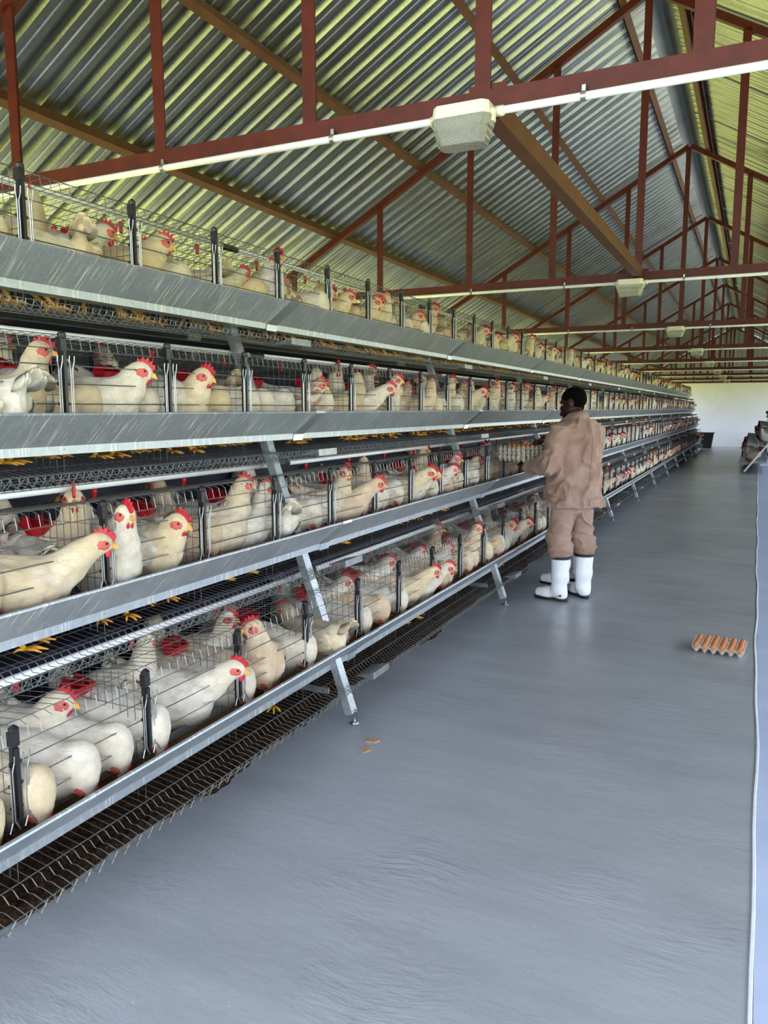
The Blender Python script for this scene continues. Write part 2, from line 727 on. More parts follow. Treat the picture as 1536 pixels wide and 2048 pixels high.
fl = MB()
fl.add([(-4.45, -3, 0), (0.066, -3, 0), (0.19, Y_END, 0), (-4.45, Y_END, 0)], [(0, 1, 2, 3)])
floor = struct(fl.build('floor', 'floor'), 'glossy grey painted concrete floor of the aisle', 'floor')
fl = MB()
fl.add([(0.066, -3, 0.002), (2.75, -3, 0.002), (2.75, Y_END, 0.002), (0.19, Y_END, 0.002)], [(0, 1, 2, 3)])
struct(fl.build('floor_slab', 'floor_side'), 'pale blue-grey slab beyond the white edge line', 'floor')
tm = MB()
pts = []
for i in range(140):
    y = -2.8 + (Y_END + 2.7) * i / 139
    x = 0.066 + (0.19 - 0.066) * (y + 3) / (Y_END + 3) + 0.006 * math.sin(y * 2.1) + 0.004 * math.sin(y * 5.3 + 1)
    pts.append((x, y))
vv = []
for x, y in pts:
    vv += [(x - 0.005, y, 0.0), (x - 0.003, y, 0.005), (x + 0.004, y, 0.005), (x + 0.006, y, 0.002)]
ff = []
for i in range(len(pts) - 1):
    for j in range(3):
        a = i * 4 + j
        ff.append((a, a + 1, a + 5, a + 4))
tm.add(vv, ff)
struct(tm.build('trim_1', 'trim_white'), 'thin white edge line between the two floor slabs', 'trim')

gr = MB()
gr.add([(-90, -60, -0.12), (90, -60, -0.12), (90, 110, -0.12), (-90, 110, -0.12)], [(0, 1, 2, 3)])
struct(gr.build('ground_outside', 'grass'), 'sunlit grass outside the open sides of the shed', 'ground')

gy = MB()  # unseen pale strip, added so the roof ribs reflect white
gy.add([(2.95, -10, -0.11), (5.6, -10, -0.11), (5.6, 45, -0.11), (2.95, 45, -0.11)], [(0, 1, 2, 3)])
struct(gy.build('ground_reflector', 'reflector_strip'), 'unseen pale ground strip added to whiten the roof reflections', 'ground')

w = MB().box(-4.65, -4.45, -1.6, Y_END, -0.12, 0.75)
struct(w.build('wall_left', 'wall'), 'low white side wall behind the long cage row', 'wall')
w = MB().box(2.75, 2.95, -1.6, Y_END, -0.12, 0.75)
struct(w.build('wall_right', 'wall'), 'low white side wall opposite the long cage row', 'wall')
w = MB().box(-4.65, 2.95, Y_END, Y_END + 0.2, -0.12, 2.53)
wall_far = struct(w.build('wall_far', 'wall'), 'white end wall closing the far end of the aisle', 'wall')

# gable of upright sheets over the far wall
gable = struct(empty('wall_gable', (RIDGE_X, Y_END + 0.06, 2.53)), 'corrugated metal gable above the white end wall', 'wall')


def ribbed(width, y_of, z0, pitch=0.1715, rib=0.036):
    """x positions and depths of a trapezoid-rib sheet"""
    out = []
    n = round(width / pitch)
    for i in range(n):
        a = i * pitch
        out += [(a, 0), (a + 0.038, 0), (a + 0.044, 0.007), (a + 0.051, 0.007), (a + 0.057, 0), (a + 0.095, 0), (a + 0.113, rib), (a + 0.154, rib)]
    out.append((n * pitch, 0))
    return out


for k in range(11):
    x0 = -3.75 + k * 0.686
    prof = ribbed(0.686, None, None)
    mb = MB()
    v, f = [], []
    for (u, d) in prof:
        x = x0 + u
        top = max(0.05, (APEX_Z + 0.16 - 2.53) - SLOPE * abs(x))
        v += [(x, d, 0), (x, d, top)]
    for i in range(len(prof) - 1):
        f.append((2 * i, 2 * i + 2, 2 * i + 3, 2 * i + 1))
    mb.add(v, f).build('gable_sheet', 'roof', gable)

# the roof: each ribbed sheet an object, laid side by side down both slopes
roof = struct(empty('roof', (RIDGE_X, 0, APEX_Z)), 'galvanised ribbed metal roof over the whole shed', 'roof')
SHEET_W = 0.686
slope_len = math.hypot(1, SLOPE)
half = 4.15
prof = ribbed(SHEET_W, None, None)
prof.append((SHEET_W + 0.03, -0.004))
mb = MB()
v, f = [], []
NS = 2
for (u, d) in prof:
    for s in range(NS + 1):
        q = 0.10 + (half - 0.10) * s / NS
        # profile depth stands off along the slope normal
        nx, nz = SLOPE / slope_len, 1 / slope_len
        v.append((-q - nx * d, u, -SLOPE * q + nz * d))
for i in range(len(prof) - 1):
    for s in range(NS):
        a = i * (NS + 1) + s
        f.append((a, a + 1, a + NS + 2, a + NS + 1))
sheet_me = mb.add(v, f).mesh('roof_sheet', 'roof')
nsheet = int((Y_END + 0.3 - ROOF_Y0) / SHEET_W)
for side in (0, 1):
    for k in range(nsheet):
        o = link('roof_sheet', sheet_me, roof)
        dz = 0.135 + (0.003 if k % 2 else 0) + rng.uniform(0, 0.002)
        if side == 0:
            o.location = (0, ROOF_Y0 + k * SHEET_W, dz)
        else:
            o.location = (0, ROOF_Y0 + (k + 1) * SHEET_W, dz)
            o.rotation_euler = (0, 0, math.pi)
rc = MB()
rc.sweep([(-0.24, -0.13), (0, 0.005), (0.24, -0.13), (0.24, -0.136), (0, -0.003), (-0.24, -0.136)],
         (0, ROOF_Y0, 0.18), (0, Y_END + 0.3, 0.18), (1, 0, 0), (0, 0, 1))
rc.build('ridge_cap', 'ridge', roof)


def angle_prof(a, b, t=0.006):
    """L section: upright flange of height b, flat flange of width a"""
    return [(0, 0), (a, 0), (a, t), (t, t), (t, b), (0, b)]


# red oxide trusses
TRUSS_Y = [2.6 + 3.8 * k for k in range(9)]
POSTS = [-4.0, -3.1, -2.26, -1.55, -0.88, -0.2, 0.52, 1.36, 2.2]
CH_Z = 2.485
truss_first = None
for k, ty in enumerate(TRUSS_Y):
    t = empty('roof_truss', (RIDGE_X, ty, CH_Z))
    where = 'crossing directly over the camera end' if k == 0 else ('set against the far end wall' if k == 8 else 'the ' + ORD[k] + ' one along the shed')
    tag(t, 'red oxide steel roof truss, ' + where, 'roof truss', 'red steel roof trusses')
    if truss_first is None:
        truss_first = t
        L = RIDGE_X
        MB().sweep(angle_prof(0.055, 0.062), (-3.75, -0.006, 0), (3.75, -0.006, 0), (0, 1, 0), (0, 0, 1)).build('bottom_chord', 'oxide', t)
        for s in (-1, 1):
            d = Vector((s, 0, -SLOPE)).normalized()
            nrm = Vector((s * SLOPE, 0, 1)).normalized()
            a = Vector((0, 0, APEX_Z - CH_Z - 0.03))
            b = a + d * (3.72 * slope_len)
            MB().sweep(angle_prof(0.05, 0.055), a, b, (0, 1, 0), nrm).build('rafter', 'oxide', t)
        for px in POSTS:
            lx = px - L
            top = rafter_z(px) - CH_Z - 0.01
            sgn = 1 if px <= L + 0.05 else -1
            MB().sweep([(0, 0), (0.056 * sgn, 0), (0.056 * sgn, 0.006), (0.006 * sgn, 0.006), (0.006 * sgn, 0.056), (0, 0.056)],
                       (lx - 0.028 * sgn, 0.0, 0.012), (lx - 0.028 * sgn, 0.0, top), (1, 0, 0), (0, 1, 0)).build('upright', 'oxide', t)
        MB().box(-0.06, 0.07, 0.008, 0.014, 0.0, 0.085).build('gusset_plate', 'oxide', t)
        parts = list(t.children)
    else:
        for p in parts:
            c = p.copy()
            COL.objects.link(c)
            c.parent = t

# purlins, one C channel each
PURL = [('-', 3.66, 'eave'), ('-', 2.67, 'lowest'), ('-', 1.82, 'second'), ('-', 0.95, 'third'), ('-', 0.17, 'top'),
        ('+', 0.17, 'top'), ('+', 0.95, 'third'), ('+', 1.82, 'second'), ('+', 2.67, 'lowest')]
for sg, q, nm in PURL:
    s = -1 if sg == '-' else 1
    d = Vector((s, 0, -SLOPE)).normalized()
    nrm = Vector((s * SLOPE, 0, 1)).normalized()
    a = Vector((RIDGE_X + s * q, ROOF_Y0, APEX_Z - SLOPE * q + 0.028))
    b = a.copy()
    b.y = Y_END
    prof = [(0, 0), (0.05, 0), (0.05, 0.015), (0.047, 0.015), (0.047, 0.003), (0.003, 0.003), (0.003, 0.072), (0.047, 0.072), (0.047, 0.06), (0.05, 0.06), (0.05, 0.075), (0, 0.075)]
    o = MB().sweep(prof, a, b, d, nrm).build('roof_purlin', 'purlin')
    slope_nm = 'over the cage row' if s < 0 else 'over the pale slab'
    tag(o, f'long brown steel purlin, {nm} one on the roof slope {slope_nm}', 'purlin', 'brown roof purlins')

# tie beam between the first and second trusses
o = MB().sweep([(-0.03, 0), (0.03, 0), (0.03, 0.075), (-0.03, 0.075)], (RIDGE_X, 2.66, 2.475), (RIDGE_X, 6.39, 2.50), (1, 0, 0), (0, 0, 1)).build('tie_beam', 'purlin')
tag(o, 'brown tie beam joining the first two trusses beside the lamp', 'beam', kind='thing')

# conduits and bulkhead lamps under every truss but the last
lamp_src = None
for k, ty in enumerate(TRUSS_Y[:8]):
    far = 'on the truss closest to the camera' if k == 0 else 'under the ' + ORD[k] + ' truss along the shed'
    c = empty('cable_conduit', (RIDGE_X, ty - 0.022, CH_Z - 0.016))
    tag(c, 'white plastic cable conduit ' + far, 'conduit', 'white conduits under the trusses')
    l = empty('bulkhead_lamp', (RIDGE_X - 0.055, ty - 0.055, CH_Z))
    tag(l, 'white bulkhead lamp with clear ribbed cover ' + far, 'lamp', 'bulkhead lamps')
    if lamp_src is None:
        lamp_src = (c, l)
        MB().tube([(-3.6, 0, 0), (3.6, 0, 0)], 0.0125, 10).build('pipe', 'pvc', c, True)
        for sx in (-2.4, -1.36, -0.57, 0.33, 1.2, 2.1):
            m = MB()
            m.tube([(sx - 0.008, 0, 0), (sx + 0.008, 0, 0)], 0.0155, 12)
            m.box(sx - 0.006, sx + 0.006, -0.003, 0.004, 0.01, 0.034)
            m.build('pipe_saddle', 'zinc', c, False)
        m = MB()
        bx = [(-0.1, -0.05, 0.0), (0.1, -0.05, 0.0), (0.1, 0.05, 0.0), (-0.1, 0.05, 0.0)]

        def slab(z0, s0, z1, s1, e=0.018):
            v_ = []
            for z, s in ((z0, s0), (z1, s1)):
                X_, Y_ = 0.1 * s, 0.05 * s
                v_ += [(-X_ + e, -Y_, z), (X_ - e, -Y_, z), (X_, -Y_ + e, z), (X_, Y_ - e, z), (X_ - e, Y_, z), (-X_ + e, Y_, z), (-X_, Y_ - e, z), (-X_, -Y_ + e, z)]
            return v_, [(i, (i + 1) % 8, 8 + (i + 1) % 8, 8 + i) for i in range(8)] + [tuple(range(8))[::-1], tuple(range(8, 16))]
        v_, f_ = slab(-0.04, 1.0, 0.0, 0.95)
        MB().add(v_, f_).build('housing', 'pvc_light', l)
        v_, f_ = slab(-0.125, 0.80, -0.078, 0.92)
        m = MB().add(v_, f_)
        v_, f_ = slab(-0.078, 0.92, -0.041, 1.02)
        m.add(v_, f_).build('diffuser', 'diffuser', l)
        m = MB()
        for s in (-1, 1):
            m2 = MB().tube([(s * 0.1, 0.03, -0.018), (s * 0.128, 0.03, -0.018)], 0.0165, 10)
            m2.build('cable_gland', 'pvc_light', l, True)
            MB().box(s * 0.1 - 0.005, s * 0.1 + 0.007, -0.012, 0.012, -0.058, -0.02).build('clip', 'pvc_light', l)
        cps, lps = list(c.children), list(l.children)
    else:
        for p in cps:
            q = p.copy()
            COL.objects.link(q)
            q.parent = c
        for p in lps:
            q = p.copy()
            COL.objects.link(q)
            q.parent = l

# manure under the cages
nx, ny = 22, 760
v, f = [], []
for j in range(ny):
    y = 0.2 + (31.2 - 0.2) * j / (ny - 1)
    edge = -1.865 + 0.02 * math.sin(y * 3.1) + 0.018 * math.sin(y * 8.3 + 1) + rng.uniform(-0.012, 0.012)
    for i in range(nx):
        u = i / (nx - 1)
        x = edge - 1.2 * u ** 1.6
        z = 0.0 if i == 0 else min(0.045, 0.018 + 0.07 * u) + rng.uniform(-0.009, 0.009)
        v.append((x, y, max(z, 0.002)))
for j in range(ny - 1):
    for i in range(nx - 1):
        a = j * nx + i
        f.append((a, a + nx, a + nx + 1, a + 1))
o = MB().add(v, f).build('manure', 'manure', None, True)
tag(o, 'dark brown dry manure lying under the cage row', 'manure', kind='stuff')

# ------------------------------------------------------------------ the cage rows
TIER = {1: (-2.10, 2.025), 2: (-1.955, 1.485), 3: (-1.81, 0.943), 4: (-1.66, 0.395)}
TNAME = {1: 'top', 2: 'second', 3: 'third', 4: 'bottom'}
SEC, CELL, Y0, NSEC = 2.5, 0.5, 0.845, 12
WR = 0.0014


def floor_dz(dx):
    return -0.2 - 0.13 * (dx + 0.05)


def wires(mb, paths, r=WR, n=3):
    for p in paths:
        mb.tube(p, r, n, caps=False)


def frange(a, b, step):
    n = int(round((b - a) / step))
    return [a + (b - a) * i / n for i in range(n + 1)]


def unit_meshes():
    out = {}
    m = MB()
    ys = frange(0.015, SEC - 0.015, 0.03)
    wires(m, [[(-0.54, y, floor_dz(-0.54)), (-0.085, y, floor_dz(-0.085)), (-0.065, y, -0.214), (-0.045, y, -0.212), (0.01, y, -0.226), (0.034, y, -0.205), (0.04, y, -0.186)] for y in ys])
    wires(m, [[(x, 0, z), (x, SEC, z)] for x, z in ((-0.5, floor_dz(-0.5) - 0.003), (-0.35, floor_dz(-0.35) - 0.003), (-0.2, floor_dz(-0.2) - 0.003), (-0.1, floor_dz(-0.1) - 0.003), (0.004, -0.229))], 0.0018)
    # zigzag lip at the outer edge
    zz = []
    for i, y in enumerate(frange(0, SEC, 0.025)):
        zz.append((0.038, y, -0.19 if i % 2 else -0.216))
    wires(m, [zz, [(0.04, 0, -0.186), (0.04, SEC, -0.186)], [(0.038, 0, -0.203), (0.038, SEC, -0.203)]], 0.0016)
    out['floor_wires'] = m.mesh('floor_wires', 'wire')
    m = MB()
    wires(m, [[(-0.54, y, 0.21), (-0.125, y, 0.252), (-0.098, y, 0.243), (-0.09, y, 0.205)] for y in frange(0.02, SEC - 0.02, 0.041)])
    wires(m, [[(x, 0, z), (x, SEC, z)] for x, z in ((-0.54, 0.213), (-0.44, 0.223), (-0.34, 0.233), (-0.24, 0.243), (-0.125, 0.255), (-0.088, 0.206))], 0.0018)
    out['top_wires'] = m.mesh('top_wires', 'wire')
    m = MB()
    wires(m, [[(-0.09, 0.02, z), (-0.09, SEC - 0.02, z)] for z in (0.03, 0.095, 0.155)], 0.0022, 4)
    out['front_bars'] = m.mesh('front_bars', 'zinc')
    m = MB()
    wires(m, [[(-0.54, y, -0.14), (-0.54, y, 0.21)] for y in frange(0.025, SEC - 0.025, 0.05)])
    wires(m, [[(-0.54, 0, z), (-0.54, SEC, z)] for z in (-0.13, -0.06, 0.01, 0.08, 0.15, 0.2)])
    out['back_wires'] = m.mesh('back_wires', 'wire')
    m = MB()
    for x in frange(-0.53, -0.105, 0.032):
        m.tube([(x, 0, floor_dz(x)), (x, 0, 0.205 + 0.1 * (x + 0.54))], WR, 3, False)
    for z in (-0.12, -0.06, 0, 0.06, 0.12, 0.18):
        m.tube([(-0.535, 0, z), (-0.1, 0, z)], WR, 3, False)
    out['partition'] = m.mesh('partition', 'wire')
    # black plastic divider post with knob and feet
    m = MB()
    m.box(-0.0975, -0.0825, -0.009, 0.009, -0.03, 0.235)
    m.box(-0.10, -0.078, -0.012, 0.012, 0.205, 0.245)
    m.box(-0.083, -0.074, -0.006, 0.006, 0.0, 0.2)
    for z in (0.03, 0.095, 0.155):
        m.tube([(-0.09, -0.02, z), (-0.09, 0.02, z)], 0.006, 6)
    m.lathe([(0.004, -0.012), (0.013, -0.006), (0.014, 0.006), (0.005, 0.014)], 8, (-0.085, 0, 0.25))
    out['divider_post'] = m.mesh('divider_post', 'black')
    # bent wire door catch: two rods that fork at the top and splay at the foot
    m = MB()
    for s in (-1, 1):
        m.tube([(-0.07, s * 0.010, 0.185), (-0.072, s * 0.010, 0.165), (-0.074, s * 0.004, 0.14), (-0.074, s * 0.004, 0.0), (-0.072, s * 0.016, -0.025)], 0.0021, 5)
    out['door_catch'] = m.mesh('door_catch', 'zinc')
    # twin drinker cup with nipple
    m = MB()
    for s in (-1, 1):
        y = s * 0.025
        m.add([(-0.43, y - 0.024, 0.163), (-0.43, y + 0.024, 0.163), (-0.36, y + 0.024, 0.16), (-0.36, y - 0.024, 0.16),
               (-0.41, y - 0.016, 0.125), (-0.41, y + 0.016, 0.125), (-0.375, y + 0.016, 0.125), (-0.375, y - 0.016, 0.125), (-0.40, y, 0.19), (-0.43, y, 0.19)],
              [(0, 1, 5, 4), (1, 2, 6, 5), (2, 3, 7, 6), (3, 0, 4, 7), (4, 5, 6, 7), (0, 3, 8), (2, 1, 8), (0, 8, 9), (1, 9, 8), (0, 9, 1)])
    m.box(-0.40, -0.375, -0.02, 0.02, 0.125, 0.145)
    out['drinker_cup'] = m.mesh('drinker_cup', 'red')
    m = MB().lathe([(0.006, -0.03), (0.009, -0.022), (0.009, 0.0), (0.012, 0.004), (0.012, 0.016), (0.006, 0.02)], 8, (-0.385, 0, 0.245))
    out['drinker_nipple'] = m.mesh('drinker_nipple', 'red', True)
    m = MB().add([(-0.05, -0.09, -0.207), (0.045, -0.09, -0.183), (0.045, 0.09, -0.183), (-0.05, 0.09, -0.207),
                  (-0.05, -0.09, -0.211), (0.047, -0.09, -0.215), (0.047, 0.09, -0.215), (-0.05, 0.09, -0.211)],
                 [(0, 1, 2, 3), (1, 5, 6, 2), (4, 7, 6, 5), (0, 4, 5, 1), (3, 2, 6, 7)])
    out['tray_plate'] = m.mesh('tray_plate', 'wire')
    # feed trough
    p = [(0.004, 0.0), (0.006, -0.006), (-0.102, -0.108), (-0.102, -0.136), (-0.17, -0.136), (-0.175, -0.055), (-0.173, -0.055), (-0.167, -0.133), (-0.105, -0.133), (-0.105, -0.106), (-0.002, -0.004), (-0.012, -0.006), (-0.012, -0.002), (-0.003, 0.002)]
    p = [(x + 0.0, z) for x, z in p]
    out['trough_body'] = MB().sweep(p, (0, 0.004, 0), (0, SEC - 0.004, 0), (1, 0, 0), (0, 0, 1)).mesh('trough_body', 'trough')
    g = 0.004
    q = [(0.010, 0.004), (0.012, -0.008), (-0.098, -0.112), (-0.098, -0.142), (-0.15, -0.142), (-0.15, -0.139), (-0.101, -0.139), (-0.101, -0.111), (0.006, -0.008), (0.004, 0.0)]
    m = MB()
    # sleeve runs a little slantwise down the face
    n = len(q)
    v_, f_ = [], []
    for yy in (-0.045, 0.045):
        for (x, z) in q:
            v_.append((x, yy + z * 0.35, z))
    f_ = [(i, (i + 1) % n, n + (i + 1) % n, n + i) for i in range(n)] + [tuple(range(n))[::-1], tuple(range(n, 2 * n))]
    m.add(v_, f_)
    out['joint_sleeve'] = m.mesh('joint_sleeve', 'sleeve')
    out['feed'] = MB().sweep([(-0.168, -0.132), (-0.106, -0.132), (-0.105, -0.106), (-0.09, -0.09), (-0.171, -0.085)], (0, 0.01, 0), (0, SEC - 0.01, 0), (1, 0, 0), (0, 0, 1)).mesh('feed', 'feed')
    return out


U = unit_meshes()


def row_units(flip, x4, ystart, nsec, place, tiers):
    """cage units, troughs, pipes, sheets and frames of one row; flip mirrors it to face the other way"""
    sg = -1 if flip else 1
    for t, (rx, rz) in tiers.items():
        X = x4 + sg * (rx - tiers[4][0])
        for s in range(nsec):
            yy = ystart + s * SEC
            loc = (X, yy + (SEC if flip else 0), rz)
            rot = math.pi if flip else 0
            small = yy > 14
            sec = ORD[s] + ' section from the camera end'
            c = empty('battery_cage', loc, rot)
            tag(c, f'wire hen cage, {TNAME[t]} tier of the {place}, {sec}', 'cage', f'wire cages of the {place}')
            for nm in ('floor_wires', 'top_wires', 'front_bars', 'back_wires'):
                o = link(nm, U[nm], c)
                if nm != 'front_bars':
                    o['kind'] = 'stuff'
            for i in range(6 if s == nsec - 1 or (flip and s == 0) else 5):
                y = i * CELL
                o = link('partition', U['partition'], c)
                o.location = (0, y, 0)
                o['kind'] = 'stuff'
                o = link('divider_post', U['divider_post'], c)
                o.location = (0, y, 0)
                if not small:
                    for s2 in ((-0.024, 0.024) if i else (0.026, -0.028)):
                        o = link('door_catch', U['door_catch'], c)
                        o.location = (0, y + s2, 0)
                o = link('drinker_cup', U['drinker_cup'], c)
                o.location = (0, y, 0)
                if not small:
                    o = link('drinker_nipple', U['drinker_nipple'], c)
                    o.location = (0, y + 0.25, 0)
            o = link('tray_plate', U['tray_plate'], c)
            f = empty('feed_trough', loc, rot)
            tag(f, f'galvanised feed trough, {TNAME[t]} tier of the {place}, {sec}', 'feed trough', f'feed troughs of the {place}')
            link('trough_body', U['trough_body'], f)
            link('joint_sleeve', U['joint_sleeve'], f)
            o = link('feed', U['feed'], f)
            o['kind'] = 'stuff'
        # water pipe along the tier and the dark dropping sheet behind it
        L = nsec * SEC
        yb = ystart
        p = MB().tube([(X - sg * 0.35, yb, rz + 0.28), (X - sg * 0.35, yb + L, rz + 0.28)], 0.0135, 10)
        pipe = empty('water_pipe', (X - sg * 0.35, yb, rz + 0.28))
        tag(pipe, f'white water pipe above the {TNAME[t]} tier of the {place}', 'pipe', f'water pipes of the {place}')
        for s in range(nsec):
            MB().tube([(0, s * SEC + (0.0 if s else 0), 0), (0, (s + 1) * SEC - 0.05, 0)], 0.0135, 10).build('pipe_length', 'pvc', pipe, True)
            MB().tube([(0, (s + 1) * SEC - 0.1, 0), (0, (s + 1) * SEC + 0.02, 0)], 0.0165, 10).build('coupling', 'black', pipe, True)
        if True:
            if not flip and t > 1:
                pr = [(-0.365, 0.318), (-0.365, 0.322), (-0.60, 0.300), (-0.644, -0.30), (-0.64, -0.30), (-0.596, 0.296)]
            else:
                pr = [(-0.60, -0.06), (-0.604, -0.06), (-0.644, -0.30), (-0.64, -0.30)]
            m = MB().sweep(pr if sg > 0 else [(x, z) for x, z in pr][::-1], (0, 0, 0), (0, L, 0), (sg, 0, 0), (0, 0, 1))
            o = m.build('dropping_sheet', 'navy')
            o.location = (X, yb, rz)
            tag(o, f'dark navy plastic sheet behind the {TNAME[t]} tier of the {place}', 'sheet', f'dropping sheets of the {place}')


def frame_parts(parent, sg, x_foot, sl=-0.355, length=2.22, rear_x=-1.55, bars=(0.33, 0.87, 1.42, 1.95)):
    ch = [(-0.02, -0.02), (0.02, -0.02), (0.02, 0.02), (0.017, 0.02), (0.017, -0.017), (-0.017, -0.017), (-0.017, 0.02), (-0.02, 0.02)]
    lean = Vector((sl * sg, 0, 1)).normalized()
    side = Vector((1, 0, -sl * sg)).normalized()
    for rear in (0, 1):
        if rear:
            a = Vector((sg * rear_x, 0, 0.05))
            d = Vector((-sl * sg, 0, 1)).normalized()
            b = a + d * length
            sd = Vector((1, 0, sl * sg)).normalized()
        else:
            a = Vector((sg * -0.04, 0, 0.05))
            d, sd = lean, side
            b = a + d * length
        MB().sweep([(u * 1.0, w * 1.3) for u, w in ch], a, b, sd, Vector((0, 1, 0))).build('leg', 'leg_galv', parent)
        c = (a.x - d.x * 0.05, 0, 0)
        MB().lathe([(0.022, 0), (0.024, 0.006), (0.008, 0.012), (0.006, 0.016), (0.006, 0.06), (0.012, 0.06), (0.012, 0.068)], 12, c).build('levelling_foot', 'zinc', parent, True)
    for z in bars:
        xa = sg * (-0.04 + sl * z - 0.02)
        xb = sg * (rear_x - sl * z + 0.02)
        MB().box(min(xa, xb), max(xa, xb), 0.018, 0.03, z - 0.215, z - 0.185).build('cross_bar', 'leg_galv', parent)


def frames(flip, x_foot, ys, place, **kw):
    sg = -1 if flip else 1
    src = None
    for i, y in enumerate(ys):
        e = empty('cage_frame', (x_foot, y, 0))
        tag(e, f'galvanised steel A-frame stand of the {place}, {ORD[i]} from the camera end', 'frame', f'A-frames of the {place}')
        if src is None:
            frame_parts(e, sg, x_foot, **kw)
            src = list(e.children)
        else:
            for p in src:
                q = p.copy()
                COL.objects.link(q)
                q.parent = e


row_units(False, TIER[4][0], Y0, NSEC, 'long row', TIER)
frames(False, -1.625, [Y0 + SEC * (k + 1) - 0.225 for k in range(12)], 'long row')
RX4 = -0.235
RTIER = {4: (0.0, 0.41), 3: (-0.29, 0.83), 2: (-0.58, 1.25)}
RY0, RSEC = 19.75, 4
row_units(True, RX4, RY0, RSEC, 'short row', RTIER)
frames(True, -0.185, [RY0 - 0.12 + SEC * k for k in range(RSEC + 1)], 'short row', sl=-0.72, length=1.85, rear_x=-2.2, bars=(0.42, 0.85, 1.28))

# black tub at the far end of the row
tub = empty('plastic_tub', (-1.62, 32.0, 0))
tag(tub, 'black tapered plastic tub at the far end of the cages', 'tub')
m = MB()
v_, f_ = [], []
for (hw, z) in ((0.19, 0.0), (0.26, 0.58)):
    v_ += [(-hw, -hw, z), (hw, -hw, z), (hw, hw, z), (-hw, hw, z)]
for (hw, z) in ((0.245, 0.58), (0.18, 0.03)):
    v_ += [(-hw, -hw, z), (hw, -hw, z), (hw, hw, z), (-hw, hw, z)]
for r in range(3):
    f_ += [(r * 4 + i, r * 4 + (i + 1) % 4, r * 4 + 4 + (i + 1) % 4, r * 4 + 4 + i) for i in range(4)]
f_ += [(3, 2, 1, 0), (12, 13, 14, 15)]
m.add(v_, f_).build('tub_body', 'black', tub)
m = MB()
for a in ((-0.28, 0.28, -0.28, -0.255), (-0.28, 0.28, 0.255, 0.28), (-0.28, -0.255, -0.255, 0.255), (0.255, 0.28, -0.255, 0.255)):
    m.box(*a, 0.56, 0.59)
m.build('tub_rim', 'black', tub)
# ------------------------------------------------------------------ hens
def hen_pose(name):
    """body shapes, head point and head direction of one posture; x forward, z up, feet on z = 0"""
    pitch = {'upright': 0.16, 'look_left': 0.16, 'look_right': 0.16, 'feed': -0.16, 'peer': -0.12, 'low': 0.0}[name]
    R = rotm(0, pitch, 0)          # nose-down for positive in blender's frame, so negate below
    R = rotm(0, -pitch, 0)

    def bp(x, y, z):
        return R @ np.array((x, y, z)) + np.array((-0.02, 0, 0.185))
    P = [EL(bp(0, 0, 0), (0.150, 0.088, 0.092), R), EL(bp(0.07, 0, -0.012), (0.088, 0.080, 0.088), R), EL(bp(-0.09, 0, 0.0), (0.095, 0.070, 0.070), R),
         EL(bp(-0.02, 0.035, -0.06), (0.07, 0.045, 0.06), R), EL(bp(-0.02, -0.035, -0.06), (0.07, 0.045, 0.06), R),
         RC(bp(-0.11, 0, 0.03), bp(-0.19, 0, 0.085), 0.048, 0.022, (1, 1, 1))]
    # folded wings
    Rw = R @ rotm(0, 0.12, 0)
    for s in (-1, 1):
        P.append(EL(bp(-0.035, s * 0.072, 0.012), (0.125, 0.026, 0.060), Rw))
    ch = bp(0.095, 0, 0.03)
    if name == 'upright':
        neck = [ch, (0.105, 0, 0.27), (0.115, 0, 0.325), (0.13, 0, 0.368)]
        hd = np.array((1, 0, -0.12))
    elif name == 'look_left':
        neck = [ch, (0.105, 0.004, 0.27), (0.115, 0.012, 0.325), (0.12, 0.022, 0.37)]
        hd = np.array((0.35, 0.93, -0.12))
    elif name == 'look_right':
        neck = [ch, (0.105, -0.004, 0.27), (0.115, -0.012, 0.325), (0.12, -0.022, 0.37)]
        hd = np.array((0.35, -0.93, -0.12))
    elif name == 'feed':
        neck = [bp(0.10, 0, 0.02), (0.152, 0, 0.212), (0.168, 0, 0.182), (0.166, 0.004, 0.148)]
        hd = np.array((0.0, 0.12, -0.99))
    elif name == 'peer':
        neck = [ch, (0.135, 0, 0.235), (0.18, 0, 0.272), (0.222, 0, 0.300)]
        hd = np.array((1, 0, -0.22))
    else:
        neck = [ch, (0.115, 0, 0.245), (0.132, 0.004, 0.278), (0.152, 0.006, 0.300)]
        hd = np.array((0.95, 0.2, -0.28))
    hd = hd / np.linalg.norm(hd)
    neck = [np.array(p, float) for p in neck]
    rr = (0.068, 0.050, 0.036, 0.0275)
    for i in range(3):
        P.append(RC(neck[i], neck[i + 1], rr[i], rr[i + 1]))
    up = np.array((0, 0, 1.0)) - hd * hd[2]
    if abs(hd[2]) > 0.7:
        up = np.array((0.83, 0, 0.55)) - hd * (hd @ np.array((0.83, 0, 0.55)))
    up /= np.linalg.norm(up)
    sd = np.cross(up, hd)
    Rh = np.stack([hd, sd, up], 1)
    hc = neck[3] + hd * 0.010
    P.append(EL(hc, (0.036, 0.0235, 0.027), Rh))
    return P, R, bp, hc, Rh


